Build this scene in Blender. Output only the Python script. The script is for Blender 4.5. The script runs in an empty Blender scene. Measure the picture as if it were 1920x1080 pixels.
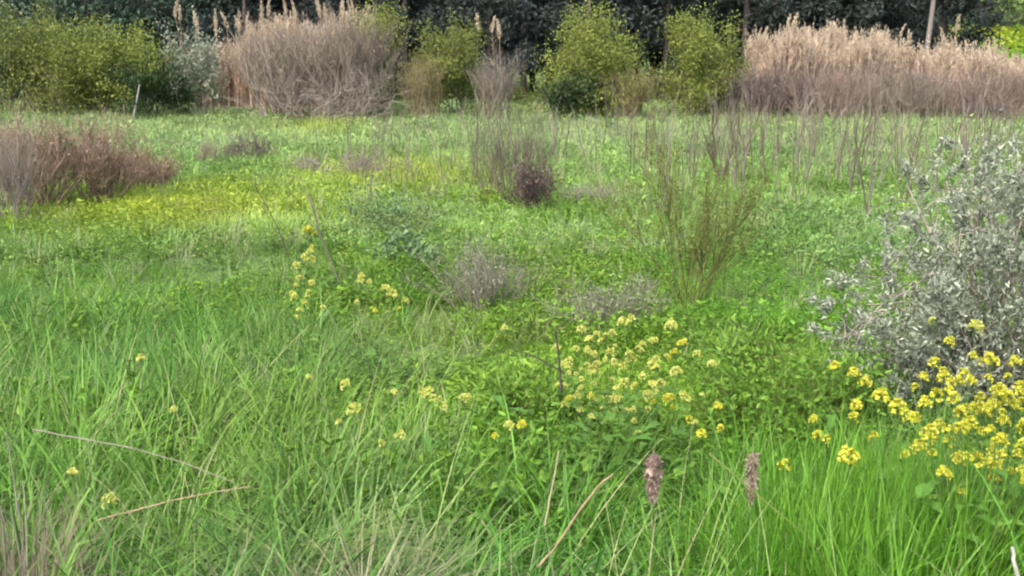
import bpy, math, random
import numpy as np
from mathutils import Vector

# ------------------------------------------------------------------ camera, sky, sun, exposure
S = bpy.context.scene
COL = S.collection
F_PX, CAM_Z, PITCH = 2000.0, 3.0, math.radians(12.9)
cam = bpy.data.cameras.new('camera')
cam.sensor_width = 36.0; cam.lens = 36.0 * F_PX / 1920.0
cam.clip_start = 0.05; cam.clip_end = 3000
cam.dof.use_dof = True; cam.dof.focus_distance = 7.5; cam.dof.aperture_fstop = 5.6
camo = bpy.data.objects.new('camera', cam); COL.objects.link(camo)
camo.location = (0, 0, CAM_Z); camo.rotation_euler = (math.pi / 2 - PITCH, 0, 0)
S.camera = camo

SUN_EL, SUN_AZ = math.radians(52), math.radians(215)      # azimuth clockwise from +Y: behind the camera, left
w = bpy.data.worlds.new('World'); S.world = w; w.use_nodes = True
nt = w.node_tree; bg = nt.nodes['Background']
sky = nt.nodes.new('ShaderNodeTexSky'); sky.sky_type = 'NISHITA'; sky.sun_disc = False
sky.sun_elevation = SUN_EL; sky.sun_rotation = SUN_AZ
sky.air_density = 1.0; sky.dust_density = 6.0; sky.ozone_density = 0.6
nt.links.new(sky.outputs[0], bg.inputs[0]); bg.inputs[1].default_value = 0.15
sl = bpy.data.lights.new('sun', 'SUN'); sl.energy = 1.3; sl.angle = math.radians(22); sl.color = (1.0, 0.98, 0.95)
slo = bpy.data.objects.new('sun', sl); COL.objects.link(slo)
sd = Vector((math.sin(SUN_AZ) * math.cos(SUN_EL), math.cos(SUN_AZ) * math.cos(SUN_EL), math.sin(SUN_EL)))
slo.rotation_euler = sd.to_track_quat('Z', 'Y').to_euler()
vs = S.view_settings
vs.view_transform = 'Standard'; vs.look = 'None'; vs.gamma = 1.0; vs.use_curve_mapping = False
vs.exposure = 1.5
S.cycles.filter_width = 2.1
S.cycles.use_adaptive_sampling = True; S.cycles.adaptive_threshold = 0.04
S.cycles.max_bounces = 4; S.cycles.diffuse_bounces = 3; S.cycles.glossy_bounces = 1; S.cycles.transmission_bounces = 2
S.cycles.caustics_reflective = False; S.cycles.caustics_refractive = False
S.cycles.transparent_max_bounces = 4

R = np.random.default_rng(7)
U = lambda a, b, n=None: R.uniform(a, b, n)

# ------------------------------------------------------------------ placing: a direction of the photograph to a place in the field
def P(px, py, d):
    """point at distance y = d in front of the camera that lies in the direction of photo pixel (px, py)"""
    u, v = (px - 960) / F_PX, (540 - py) / F_PX
    cy, cz = math.cos(PITCH) + v * math.sin(PITCH), -math.sin(PITCH) + v * math.cos(PITCH)
    return np.array([u / cy * d, d, CAM_Z + cz / cy * d])

def noise2(x, y, s, seed=0):
    """smooth value noise, about -1..1, vectorised"""
    x = np.asarray(x, float) / s + seed * 17.3; y = np.asarray(y, float) / s - seed * 9.1
    xi, yi = np.floor(x), np.floor(y); fx, fy = x - xi, y - yi
    fx, fy = fx * fx * (3 - 2 * fx), fy * fy * (3 - 2 * fy)
    def h(a, b):
        t = np.sin(a * 127.1 + b * 311.7 + seed * 74.7) * 43758.5453
        return (t - np.floor(t)) * 2 - 1
    return (h(xi, yi) * (1 - fx) + h(xi + 1, yi) * fx) * (1 - fy) + (h(xi, yi + 1) * (1 - fx) + h(xi + 1, yi + 1) * fx) * fy

def smooth(a, b, x):
    t = np.clip((np.asarray(x, float) - a) / (b - a), 0, 1); return t * t * (3 - 2 * t)

def gz(x, y):
    """height of the ground: a bank under the camera, a flat field, a far slope on the right"""
    x = np.asarray(x, float); y = np.asarray(y, float)
    z = np.interp(y, [-3, 0, 2, 3.8, 6, 9, 13, 18], [1.5, 1.35, 1.05, 0.72, 0.42, 0.17, 0.03, 0.0])
    z = z + 0.06 * noise2(x, y, 2.3, 1) + 0.10 * noise2(x, y, 7.0, 2) * smooth(6, 14, y)
    return z + 9.0 * smooth(84, 150, y) * smooth(26, 44, x) + 3.0 * smooth(150, 600, y)

def on_ground(px, py):
    lo, hi = 1.0, 300.0
    for _ in range(60):
        m = (lo + hi) / 2; p = P(px, py, m)
        if p[2] > gz(p[0], p[1]): lo = m
        else: hi = m
    return P(px, py, lo)

# ------------------------------------------------------------------ materials
def new_mat(name):
    m = bpy.data.materials.new(name); m.use_nodes = True; m.node_tree.nodes.clear(); return m

def leaf_mat(name, cols, trans=0.3, rough=0.55, spec=0.25, tint=False):
    """thin plant matter: colour from the per-piece value v, optionally times the scatter's own tint; lets light through"""
    m = new_mat(name); n = m.node_tree.nodes; L = m.node_tree.links
    at = n.new('ShaderNodeAttribute'); at.attribute_name = 'v'
    rp = n.new('ShaderNodeValToRGB'); el = rp.color_ramp.elements
    while len(el) < len(cols): el.new(0.5)
    for i, c in enumerate(cols):
        el[i].position = i / (len(cols) - 1); el[i].color = (*c, 1)
    L.new(at.outputs['Fac'], rp.inputs[0]); c = rp.outputs[0]
    if tint:
        ti = n.new('ShaderNodeAttribute'); ti.attribute_type = 'INSTANCER'; ti.attribute_name = 'tint'
        mx = n.new('ShaderNodeMix'); mx.data_type = 'RGBA'; mx.blend_type = 'MULTIPLY'; mx.inputs[0].default_value = 1
        tg = n.new('ShaderNodeAttribute'); tg.attribute_name = 'tint'; ad = n.new('ShaderNodeVectorMath'); ad.operation = 'ADD'
        L.new(ti.outputs['Color'], ad.inputs[0]); L.new(tg.outputs['Color'], ad.inputs[1])
        L.new(c, mx.inputs[6]); L.new(ad.outputs[0], mx.inputs[7]); c = mx.outputs[2]
    # a little mottling along each piece
    tc = n.new('ShaderNodeNewGeometry'); nz = n.new('ShaderNodeTexNoise'); nz.inputs['Scale'].default_value = 23; nz.inputs['Detail'].default_value = 2
    L.new(tc.outputs['Position'], nz.inputs['Vector'])
    mr = n.new('ShaderNodeMapRange'); mr.inputs[1].default_value = 0.3; mr.inputs[2].default_value = 0.7; mr.inputs[3].default_value = 0.8; mr.inputs[4].default_value = 1.18
    L.new(nz.outputs[0], mr.inputs[0])
    m2 = n.new('ShaderNodeVectorMath'); m2.operation = 'SCALE'; L.new(c, m2.inputs[0]); L.new(mr.outputs[0], m2.inputs['Scale']); c = m2.outputs[0]
    bs = n.new('ShaderNodeBsdfPrincipled'); bs.inputs['Roughness'].default_value = rough; bs.inputs['Specular IOR Level'].default_value = spec
    L.new(c, bs.inputs['Base Color'])
    out = n.new('ShaderNodeOutputMaterial')
    if trans > 0:
        tr = n.new('ShaderNodeBsdfTranslucent'); L.new(c, tr.inputs[0])
        ms = n.new('ShaderNodeMixShader'); ms.inputs[0].default_value = trans
        L.new(bs.outputs[0], ms.inputs[1]); L.new(tr.outputs[0], ms.inputs[2]); L.new(ms.outputs[0], out.inputs[0])
    else: L.new(bs.outputs[0], out.inputs[0])
    return m

def ground_mat():
    m = new_mat('field_soil'); n = m.node_tree.nodes; L = m.node_tree.links
    g = n.new('ShaderNodeNewGeometry')
    def nz(s, d):
        t = n.new('ShaderNodeTexNoise'); t.inputs['Scale'].default_value = s; t.inputs['Detail'].default_value = d
        L.new(g.outputs['Position'], t.inputs['Vector']); return t
    a, b = nz(0.35, 5), nz(9, 6)
    r1 = n.new('ShaderNodeValToRGB'); e = r1.color_ramp.elements
    e[0].position = .35; e[0].color = (.050, .100, .018, 1); e[1].position = .65; e[1].color = (.115, .19, .035, 1)
    r2 = n.new('ShaderNodeValToRGB'); e = r2.color_ramp.elements
    e[0].position = .42; e[0].color = (.045, .05, .022, 1); e[1].position = .6; e[1].color = (1, 1, 1, 1)
    L.new(a.outputs[0], r1.inputs[0]); L.new(b.outputs[0], r2.inputs[0])
    mx = n.new('ShaderNodeMix'); mx.data_type = 'RGBA'; mx.blend_type = 'MULTIPLY'; mx.inputs[0].default_value = .6
    L.new(r1.outputs[0], mx.inputs[6]); L.new(r2.outputs[0], mx.inputs[7])
    bp = n.new('ShaderNodeBump'); bp.inputs['Strength'].default_value = .8; bp.inputs['Distance'].default_value = .05; L.new(b.outputs[0], bp.inputs['Height'])
    bs = n.new('ShaderNodeBsdfPrincipled'); bs.inputs['Roughness'].default_value = .9
    L.new(mx.outputs[2], bs.inputs['Base Color']); L.new(bp.outputs[0], bs.inputs['Normal'])
    o = n.new('ShaderNodeOutputMaterial'); L.new(bs.outputs[0], o.inputs[0]); return m

M = {
 'grass':   leaf_mat('grass_blades', [(.42, .5, .4), (1, 1, 1), (1.28, 1.25, 1.05)], .35, .5, .3, tint=True),
 'herb':    leaf_mat('herb_leaves', [(.6, .68, .55), (1, 1, 1), (1.3, 1.2, .8)], .35, .5, .3, tint=True),
 'dry':     leaf_mat('dry_stalks', [(.65, .62, .6), (1, 1, 1), (1.25, 1.2, 1.1)], .15, .7, .15, tint=True),
 'petal':   leaf_mat('yellow_petals', [(.40, .39, .02), (.52, .52, .045), (.60, .61, .13)], .35, .5, .2),
 'petal_p': leaf_mat('pale_yellow_petals', [(.38, .41, .06), (.50, .53, .12), (.60, .63, .24)], .35, .5, .2),
 'mstem':   leaf_mat('mustard_stem', [(.07, .13, .035), (.13, .2, .06)], .1),
 'mleaf':   leaf_mat('mustard_leaf', [(.05, .13, .025), (.10, .22, .035), (.17, .28, .05)], .35),
 'silver':  leaf_mat('silver_leaves', [(.10, .122, .083), (.185, .22, .158), (.27, .31, .235), (.38, .42, .33)], .2, .6, .3),
 'teal':    leaf_mat('bluish_leaves', [(.08, .15, .065), (.12, .205, .09), (.18, .265, .12)], .25, .6, .3),
 'greyg':   leaf_mat('greygreen_leaves', [(.11, .14, .085), (.18, .22, .13), (.27, .30, .20)], .2, .6, .3),
 'olive':   leaf_mat('olive_leaves', [(.065, .09, .024), (.14, .175, .04), (.235, .265, .06)], .3),
 'lime':    leaf_mat('lime_leaves', [(.075, .105, .024), (.165, .21, .04), (.28, .32, .07)], .3),
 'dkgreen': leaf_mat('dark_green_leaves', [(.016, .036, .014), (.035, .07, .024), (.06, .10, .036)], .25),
 'pine':    leaf_mat('pine_needles', [(.017, .025, .024), (.032, .043, .041), (.052, .066, .060)], .1, .6, .15),
 'bluegr':  leaf_mat('bluegreen_leaves', [(.022, .05, .033), (.042, .08, .052), (.07, .11, .075)], .2),
 'midtree': leaf_mat('green_tree_leaves', [(.06, .11, .03), (.11, .17, .05), (.16, .22, .07)], .25),
 'bark':    leaf_mat('grey_bark', [(.10, .09, .085), (.19, .17, .16)], 0, .85, .1),
 'darkbark':leaf_mat('dark_bark', [(.035, .03, .03), (.08, .07, .065)], 0, .85, .1),
 'gtwig':   leaf_mat('grey_twigs', [(.12, .105, .09), (.22, .195, .165), (.32, .28, .24)], 0, .8, .1),
 'btwig':   leaf_mat('reddish_brown_twigs', [(.14, .11, .09), (.25, .195, .16), (.36, .29, .24)], 0, .8, .1),
 'ptwig':   leaf_mat('dark_purple_twigs', [(.075, .058, .056), (.145, .115, .11), (.21, .168, .155)], 0, .8, .1),
 'otwig':   leaf_mat('olive_twigs', [(.085, .095, .035), (.145, .16, .055), (.21, .22, .08)], .1, .7, .1),
 'ttwig':   leaf_mat('tan_twigs', [(.18, .135, .085), (.29, .225, .14), (.38, .30, .2)], .1, .8, .1),
 'straw':   leaf_mat('pale_straw', [(.30, .25, .16), (.44, .38, .25), (.55, .49, .36)], .15, .6, .2),
 'reed':    leaf_mat('dry_reed_stem', [(.26, .18, .12), (.37, .27, .18), (.46, .35, .24)], .15, .7, .15),
 'plume':   leaf_mat('reed_plume', [(.36, .29, .21), (.50, .42, .31), (.62, .54, .42)], .35, .8, .1),
 'cattail': leaf_mat('cattail_fluff', [(.11, .072, .06), (.24, .175, .15), (.45, .375, .325)], .15, .9, .05),
 'stake':   leaf_mat('weathered_stake', [(.24, .23, .22), (.55, .53, .48)], 0, .8, .1),
 'stalk':   leaf_mat('dry_field_stalks', [(.075, .062, .052), (.13, .11, .09), (.18, .155, .125)], 0, .8, .1),
 'tussock': leaf_mat('dead_tussock', [(.11, .092, .066), (.20, .168, .12), (.30, .26, .19)], .2, .8, .1),
 'fresh':   leaf_mat('fresh_green_leaves', [(.06, .145, .02), (.12, .245, .03), (.20, .33, .045)], .35),
 'rtwig':   leaf_mat('red_brown_twigs', [(.12, .085, .064), (.22, .158, .12), (.32, .235, .18)], 0, .8, .1),
 'droop':   leaf_mat('drooping_grass', [(.08, .16, .03), (.145, .235, .05), (.25, .30, .11)], .25, .5, .3),
 'dtwig':   leaf_mat('dark_dead_twigs', [(.05, .038, .036), (.095, .07, .067), (.15, .115, .105)], 0, .8, .1),
 'soil':    ground_mat(),
}

# ------------------------------------------------------------------ mesh building
class MB:
    def __init__(s): s.V, s.F, s.A, s.MI, s.n = [], [], [], [], 0
    def add(s, V, Q, a, mi=0):
        V = np.asarray(V, float).reshape(-1, 3); Q = np.asarray(Q, int).reshape(-1, 4)
        s.V.append(V); s.F.append(Q + s.n); s.A.append(np.broadcast_to(np.asarray(a, float), (len(V),)).copy())
        s.MI.append(np.full(len(Q), mi)); s.n += len(V); return s
    def mesh(s, name, mats):
        V = np.concatenate(s.V); F = np.concatenate(s.F); A = np.concatenate(s.A); MI = np.concatenate(s.MI)
        me = bpy.data.meshes.new(name)
        me.vertices.add(len(V)); me.vertices.foreach_set('co', V.astype(np.float32).ravel())
        me.loops.add(F.size); me.loops.foreach_set('vertex_index', F.astype(np.int32).ravel())
        me.polygons.add(len(F)); me.polygons.foreach_set('loop_start', np.arange(0, F.size, 4, dtype=np.int32))
        for m in (mats if isinstance(mats, (list, tuple)) else [mats]): me.materials.append(M[m])
        me.polygons.foreach_set('material_index', MI.astype(np.int32))
        me.polygons.foreach_set('use_smooth', np.ones(len(F), bool))
        at = me.attributes.new('v', 'FLOAT', 'POINT'); at.data.foreach_set('value', np.clip(A, 0, 1).astype(np.float32))
        me.update(calc_edges=True); return me
    def build(s, name, mats, parent=None):
        return link(name, s.mesh(name, mats), parent)

def link(name, me, parent=None, loc=None):
    o = bpy.data.objects.new(name, me); COL.objects.link(o)
    if parent is not None: o.parent = parent
    if loc is not None: o.location = loc
    return o
def tag(o, label=None, cat=None, group=None, kind=None):
    if label: o['label'] = label
    if cat: o['category'] = cat
    if group: o['group'] = group
    if kind: o['kind'] = kind
    return o
def thing(name, loc, label, cat, group=None):
    o = link(name, None, None, tuple(float(c) for c in loc)); o.empty_display_size = .1
    return tag(o, label, cat, group)
def copy_tree(o, parent=None):
    c = o.copy(); COL.objects.link(c); c.parent = parent
    for ch in o.children: copy_tree(ch, c)
    return c

def unit(v): return v / np.maximum(np.linalg.norm(v, axis=-1, keepdims=True), 1e-9)
def rdir(n):
    return unit(R.normal(size=(n, 3)))

def ribbons(root, az, length, width, lean, curl, nseg=5, twist=0.0):
    """blades of grass: (N, 2(nseg+1), 3) vertices, quads. lean from the vertical at the root, curl added to the tip"""
    root = np.asarray(root, float); N = len(root)
    t = np.linspace(0, 1, nseg + 1)
    th = lean[:, None] + curl[:, None] * t[None, :] ** 1.3
    ds = (length / nseg)[:, None]
    h = np.concatenate([np.zeros((N, 1)), np.cumsum(np.sin((th[:, 1:] + th[:, :-1]) / 2) * ds, 1)], 1)
    z = np.concatenate([np.zeros((N, 1)), np.cumsum(np.cos((th[:, 1:] + th[:, :-1]) / 2) * ds, 1)], 1)
    ca, sa = np.cos(az)[:, None], np.sin(az)[:, None]
    c = np.stack([h * ca, h * sa, z], -1) + root[:, None, :]
    wp = np.minimum(1, .5 + 2.5 * t) * (1 - t ** 2.2) + .03
    kink = (R.random(N) < .22) * U(.5, 1.4, N); th = th + kink[:, None] * (t[None] > U(.35, .75, N)[:, None])
    h = np.concatenate([np.zeros((N, 1)), np.cumsum(np.sin((th[:, 1:] + th[:, :-1]) / 2) * ds, 1)], 1)
    z = np.concatenate([np.zeros((N, 1)), np.cumsum(np.cos((th[:, 1:] + th[:, :-1]) / 2) * ds, 1)], 1)
    c = np.stack([h * ca, h * sa, z], -1) + root[:, None, :]
    tw = (U(-.6, .6, N) + twist)[:, None] + U(-1, 1, N)[:, None] * t[None, :]
    side = np.stack([-np.sin(az[:, None] + tw), np.cos(az[:, None] + tw), np.zeros_like(tw)], -1)
    off = side * (width[:, None] * wp[None, :] * .5)[..., None]
    V = np.stack([c - off, c + off], 2).reshape(N, -1, 3)
    k = np.arange(nseg) * 2
    q = np.stack([k, k + 1, k + 3, k + 2], -1)
    Q = (np.arange(N)[:, None, None] * (2 * (nseg + 1)) + q[None]).reshape(-1, 4)
    return V, Q

def leaves(base, d, length, width, fold=.25, shape=.45):
    """six-cornered leaves, folded along the midrib: (N,6,3), quads"""
    N = len(base); d = unit(d); length = np.broadcast_to(length, N); width = np.broadcast_to(width, N)
    ref = rdir(N); s = unit(np.cross(d, ref)); nn = np.cross(s, d)
    L = length[:, None]; W = width[:, None] * .5
    droop = -nn * L * .1
    V = np.stack([base, base + d * L * .3 - s * W + nn * W * fold, base + d * L * .72 - s * W * .75 + nn * W * fold + droop * .5,
                  base + d * L + droop, base + d * L * .72 + s * W * .75 + nn * W * fold + droop * .5, base + d * L * .3 + s * W + nn * W * fold], 1)
    q = np.array([[0, 1, 2, 3], [0, 3, 4, 5]])
    return V, (np.arange(N)[:, None, None] * 6 + q[None]).reshape(-1, 4)

def diamonds(base, d, length, width):
    N = len(base); d = unit(d); length = np.broadcast_to(length, N)[:, None]; W = np.broadcast_to(width, N)[:, None] * .5
    s = unit(np.cross(d, rdir(N))); nn = np.cross(s, d)
    V = np.stack([base, base + d * length * .5 - s * W + nn * W * .3, base + d * length, base + d * length * .5 + s * W + nn * W * .3], 1)
    return V, (np.arange(N)[:, None] * 4 + np.arange(4)[None]).reshape(-1, 4)

def tubes(c, r, sides=3):
    """tapered tubes along polylines c (N,S,3) with radii r (N,S)"""
    N, Sg, _ = c.shape
    t = np.gradient(c, axis=1); t = unit(t)
    ref = np.broadcast_to(np.array([.93, .31, .17]), t.shape)
    a = unit(np.cross(t, ref)); b = np.cross(t, a)
    ang = np.arange(sides) * 2 * np.pi / sides
    V = c[:, :, None, :] + r[:, :, None, None] * (np.cos(ang)[None, None, :, None] * a[:, :, None, :] + np.sin(ang)[None, None, :, None] * b[:, :, None, :])
    i = np.arange(Sg - 1)[:, None] * sides; j = np.arange(sides)[None]; j2 = (j + 1) % sides
    q = np.stack([i + j, i + j2, i + sides + j2, i + sides + j], -1).reshape(-1, 4)
    return V.reshape(N, -1, 3), (np.arange(N)[:, None, None] * (Sg * sides) + q[None]).reshape(-1, 4)

def addv(mb, VQ, a, mi=0):
    V, Q = VQ; a = np.broadcast_to(np.asarray(a, float), (V.shape[0],))
    mb.add(V, Q, np.repeat(a, V.shape[1]), mi)

def grow(root, d, length, nseg=5, wander=.25, up=.15):
    """wandering stems: (N, nseg+1, 3)"""
    N = len(root); d = unit(d); pts = [root]; p = root
    for k in range(nseg):
        d = unit(d + R.normal(size=(N, 3)) * wander + np.array([0, 0, up])); p = p + d * (np.asarray(length) / nseg)[:, None]; pts.append(p)
    return np.stack(pts, 1)

def side_shoots(pl, k, lens, spread=.8, t0=.25, nseg=4, wander=.25, up=.15):
    N, Sg, _ = pl.shape
    i = np.repeat(np.arange(N), k); t = U(t0, 1, len(i)) * (Sg - 1.001)
    f = t.astype(int); fr = (t - f)[:, None]
    p = pl[i, f] * (1 - fr) + pl[i, f + 1] * fr
    tan = unit(pl[i, f + 1] - pl[i, f]); d = unit(tan + rdir(len(i)) * spread)
    return grow(p, d, lens * U(.5, 1.15, len(i)), nseg, wander, up), i

def taper(pl, r0, r1):
    r0 = np.broadcast_to(r0, len(pl))[:, None]; r1 = np.broadcast_to(r1, len(pl))[:, None]
    return r0 + (r1 - r0) * np.linspace(0, 1, pl.shape[1])[None]

def skeleton(n0, k1, k2, spread0=.9, up=.2, wander=.25, l=(1, .6, .35), spread=.8, t0=.3, base_r=.08):
    """three orders of stems in a unit plant, before it is fitted to its size"""
    a = U(0, 2 * np.pi, n0); s = np.sqrt(U(0.02, 1, n0)) * spread0
    d = np.stack([np.cos(a) * s, np.sin(a) * s, np.ones(n0)], -1)
    root = np.stack([np.cos(a) * base_r * U(0, 1, n0), np.sin(a) * base_r * U(0, 1, n0), np.zeros(n0)], -1)
    p0 = grow(root, d, l[0] * U(.65, 1.1, n0), 6, wander, up)
    p1, _ = side_shoots(p0, k1, l[1], spread, t0, 4, wander, up)
    p2, _ = side_shoots(p1, k2, l[2], spread, .15, 3, wander, up)
    return p0, p1, p2

def fit(ps, wx, wy, h, q=.985):
    al = np.concatenate([p.reshape(-1, 3) for p in ps])
    ex = max(np.quantile(np.abs(al[:, 0]), q), 1e-3); ey = max(np.quantile(np.abs(al[:, 1]), q), 1e-3); ez = np.quantile(al[:, 2], q)
    s = np.array([wx / 2 / ex, wy / 2 / ey, h / ez])
    out = []
    for p in ps:
        p = p * s; p[..., 2] = np.maximum(p[..., 2], 0.0); out.append(p)
    return out

def node_cloud(ps, n, sig):
    al = np.concatenate([p[:, 1:].reshape(-1, 3) for p in ps])
    i = R.integers(0, len(al), n); return al[i] + R.normal(size=(n, 3)) * sig, i

def leafy_meshes(w, d, h, n0=9, k1=6, k2=5, nleaf=7000, ll=.13, lw=.07, sig=.12, leaf='olive', wood='bark', spread0=1.1, up=.12,
                 far=True, thick=.03, updir=.35, wander=.3, skirt=0):
    ps = fit(skeleton(n0, k1, k2, spread0, up, wander, base_r=.12), w, d, h)
    if skirt: 
        # low shoots that carry foliage down to the ground
        n = skirt; a = U(0, 2 * np.pi, n); rr = np.sqrt(U(.1, 1, n))
        root = np.stack([np.cos(a) * rr * w * .42, np.sin(a) * rr * d * .42, np.zeros(n)], -1)
        ps.append(grow(root, np.stack([np.cos(a) * .5, np.sin(a) * .5, np.ones(n)], -1), h * U(.25, .6, n), 3, .3, .1))
    mw = MB()
    for p, r in zip(ps, (thick, thick * .45, thick * .2, thick * .3)): addv(mw, tubes(p, taper(p, r, r * .4), 4 if r == thick else 3), U(0, 1, len(p)))
    c, i = node_cloud(ps[1:], nleaf, sig)
    c[:, 2] = np.maximum(c[:, 2], .05)
    dd = rdir(nleaf) + np.array([0, 0, updir]); out = unit(c - np.array([0, 0, h * .4]))
    dd = dd + out * .5
    # clump value: neighbouring leaves on one shoot share an age
    cv = U(0, 1, i.max() + 1)[i]
    ml = MB(); s = U(.65, 1.3, nleaf)
    fn = diamonds if far else leaves
    addv(ml, fn(c, dd, ll * s, lw * s), .6 * cv + .4 * U(0, 1, nleaf))
    return mw, ml

def leafy_shrub(name, base, w, d, h, label, cat, group=None, leaf='olive', wood='bark', parts=('stems', 'foliage'), **k):
    mw, ml = leafy_meshes(w, d, h, leaf=leaf, wood=wood, **k)
    t = thing(name, base, label, cat, group)
    mw.build(parts[0], wood, t); ml.build(parts[1], leaf, t); return t

def twiggy_shrub(name, base, w, d, h, label, cat, group=None, wood='gtwig', n0=40, k1=6, k2=5, thick=.012, spread0=.5, up=.3, wander=.15,
                 spread=.55, leaf=None, nleaf=0, ll=.06, lw=.03, sig=.05, l=(1, .5, .28), base_r=.2, t0=.3):
    ps = fit(skeleton(n0, k1, k2, spread0, up, wander, l, spread, t0, base_r), w, d, h)
    t = thing(name, base, label, cat, group)
    a = MB(); addv(a, tubes(ps[0], taper(ps[0], thick, thick * .35), 4), U(0, 1, len(ps[0]))); a.build('stems', wood, t)
    b = MB()
    for p, r in zip(ps[1:], (thick * .5, thick * .3)): addv(b, tubes(p, taper(p, r, r * .4), 3), U(0, 1, len(p)))
    b.build('twigs', wood, t)
    if leaf:
        c, i = node_cloud(ps[1:], nleaf, sig); m = MB(); s = U(.6, 1.3, nleaf); c[:, 2] = np.maximum(c[:, 2], .02)
        addv(m, diamonds(c, rdir(nleaf) + np.array([0, 0, .6]), ll * s, lw * s), U(0, 1, nleaf)); m.build('foliage', leaf, t)
    return t

# scatter: one object, geometry nodes set one of several tufts on each point
def scatter(name, pts, rotz, scl, tint, protos, label, cat, tilt=None, sclz=None, real=False):
    N = len(pts); me = bpy.data.meshes.new(name); me.vertices.add(N); me.vertices.foreach_set('co', np.asarray(pts, np.float32).ravel())
    rot = np.zeros((N, 3)); rot[:, 2] = rotz
    if tilt is not None: rot[:, :2] = tilt
    sv = np.repeat(np.asarray(scl, float)[:, None], 3, 1)
    if sclz is not None: sv[:, 2] *= sclz
    for nm, ty, key, val in (('rot', 'FLOAT_VECTOR', 'vector', rot), ('scl', 'FLOAT_VECTOR', 'vector', sv)):
        me.attributes.new(nm, ty, 'POINT').data.foreach_set(key, np.asarray(val, np.float32).ravel())
    me.attributes.new('idx', 'INT', 'POINT').data.foreach_set('value', R.integers(0, len(protos), N).astype(np.int32))
    green = (tint[:, 1] > tint[:, 0] * 1.08)[:, None]
    tint = np.where(green, tint * np.array([.95, 1.04, .98]), tint)
    t4 = np.concatenate([np.clip(tint, 0, 2), np.ones((N, 1))], 1)
    me.attributes.new('tint', 'FLOAT_COLOR', 'POINT').data.foreach_set('color', t4.astype(np.float32).ravel())
    o = link(name, me); tag(o, label, cat, None, 'stuff')
    col = bpy.data.collections.new(name + '_pieces')
    for i, p in enumerate(protos): col.objects.link(bpy.data.objects.new('%s_piece_%02d' % (name, i), p))
    g = bpy.data.node_groups.new(name, 'GeometryNodeTree')
    g.interface.new_socket('Geometry', in_out='INPUT', socket_type='NodeSocketGeometry'); g.interface.new_socket('Geometry', in_out='OUTPUT', socket_type='NodeSocketGeometry')
    n = g.nodes; gi = n.new('NodeGroupInput'); go = n.new('NodeGroupOutput'); ip = n.new('GeometryNodeInstanceOnPoints'); ci = n.new('GeometryNodeCollectionInfo')
    ci.inputs['Collection'].default_value = col; ci.inputs['Separate Children'].default_value = True; ci.inputs['Reset Children'].default_value = True
    def attr(nm, ty):
        a = n.new('GeometryNodeInputNamedAttribute'); a.data_type = ty; a.inputs[0].default_value = nm; return a.outputs[0]
    e2r = n.new('FunctionNodeEulerToRotation')
    g.links.new(attr('rot', 'FLOAT_VECTOR'), e2r.inputs[0]); g.links.new(e2r.outputs[0], ip.inputs['Rotation'])
    g.links.new(attr('scl', 'FLOAT_VECTOR'), ip.inputs['Scale']); g.links.new(attr('idx', 'INT'), ip.inputs['Instance Index'])
    ip.inputs['Pick Instance'].default_value = True
    g.links.new(gi.outputs[0], ip.inputs['Points']); g.links.new(ci.outputs[0], ip.inputs['Instance']); last = ip
    if real: last = n.new('GeometryNodeRealizeInstances'); g.links.new(ip.outputs[0], last.inputs[0])
    g.links.new(last.outputs[0], go.inputs[0])
    o.modifiers.new('scatter', 'NODES').node_group = g
    return o

def frustum_points(n, y0, y1, margin=1.2, dens=0.0):
    """points spread over the strip of ground the photograph sees, plus a margin at both sides"""
    u = R.random(n)
    y = y0 * (y1 / y0) ** u if dens else np.sqrt(y0 ** 2 + (y1 ** 2 - y0 ** 2) * u)
    hw = .50 * y + margin
    x = U(-1, 1, n) * hw
    return np.stack([x, y, gz(x, y)], -1)

def to_px(p):
    """photo pixel of a ground place, to lay out which plant grows where"""
    dz = p[:, 2] - CAM_Z; f = p[:, 1] * math.cos(PITCH) - dz * math.sin(PITCH); v = p[:, 1] * math.sin(PITCH) + dz * math.cos(PITCH)
    return 960 + F_PX * p[:, 0] / f, 540 - F_PX * v / f

def blob(px, py, cx, cy, rx, ry):
    return np.exp(-(((px - cx) / rx) ** 2 + ((py - cy) / ry) ** 2))

def mixc(base, col, k):
    return base * (1 - k[:, None]) + np.asarray(col)[None] * k[:, None]

# ------------------------------------------------------------------ the setting: ground
def build_ground():
    xs = np.concatenate([[-900, -500, -260, -140, -90], np.arange(-60, 60.1, 1.0), [75, 90, 140, 260, 500, 900]])
    ys = np.concatenate([[-60, -20, -8], np.arange(-4, 16, .4), np.arange(16, 60, 1.0), np.arange(60, 180, 4.0), [220, 300, 450, 700, 1100, 1800]])
    X, Y = np.meshgrid(xs, ys); V = np.stack([X, Y, gz(X, Y)], -1).reshape(-1, 3)
    nx, ny = len(xs), len(ys); i = (np.arange(ny - 1)[:, None] * nx + np.arange(nx - 1)[None]).ravel()
    mb = MB(); mb.add(V, np.stack([i, i + 1, i + nx + 1, i + nx], -1), 0.5)
    tag(mb.build('ground', 'soil'), 'green meadow ground running from the bank to the far slope', None, None, 'structure')
build_ground()

# ------------------------------------------------------------------ grass and herb tufts (pieces of the scatters)
def tuft(n, lmin, lmax, w, rad, lean, curl, nseg=6, mat='grass', bias=.0):
    a = U(0, 2 * np.pi, n); az = np.where(R.random(n) < bias, U(-.7, .7, n), a)
    r = rad * np.sqrt(R.random(n)); root = np.stack([np.cos(a) * r, np.sin(a) * r, np.full(n, -.03)], -1)
    mb = MB(); addv(mb, ribbons(root, az, U(lmin, lmax, n), w * U(.6, 1.3, n), U(*lean, n), U(*curl, n), nseg), U(0, 1, n))
    return mb.mesh('tuft', mat)

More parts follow.
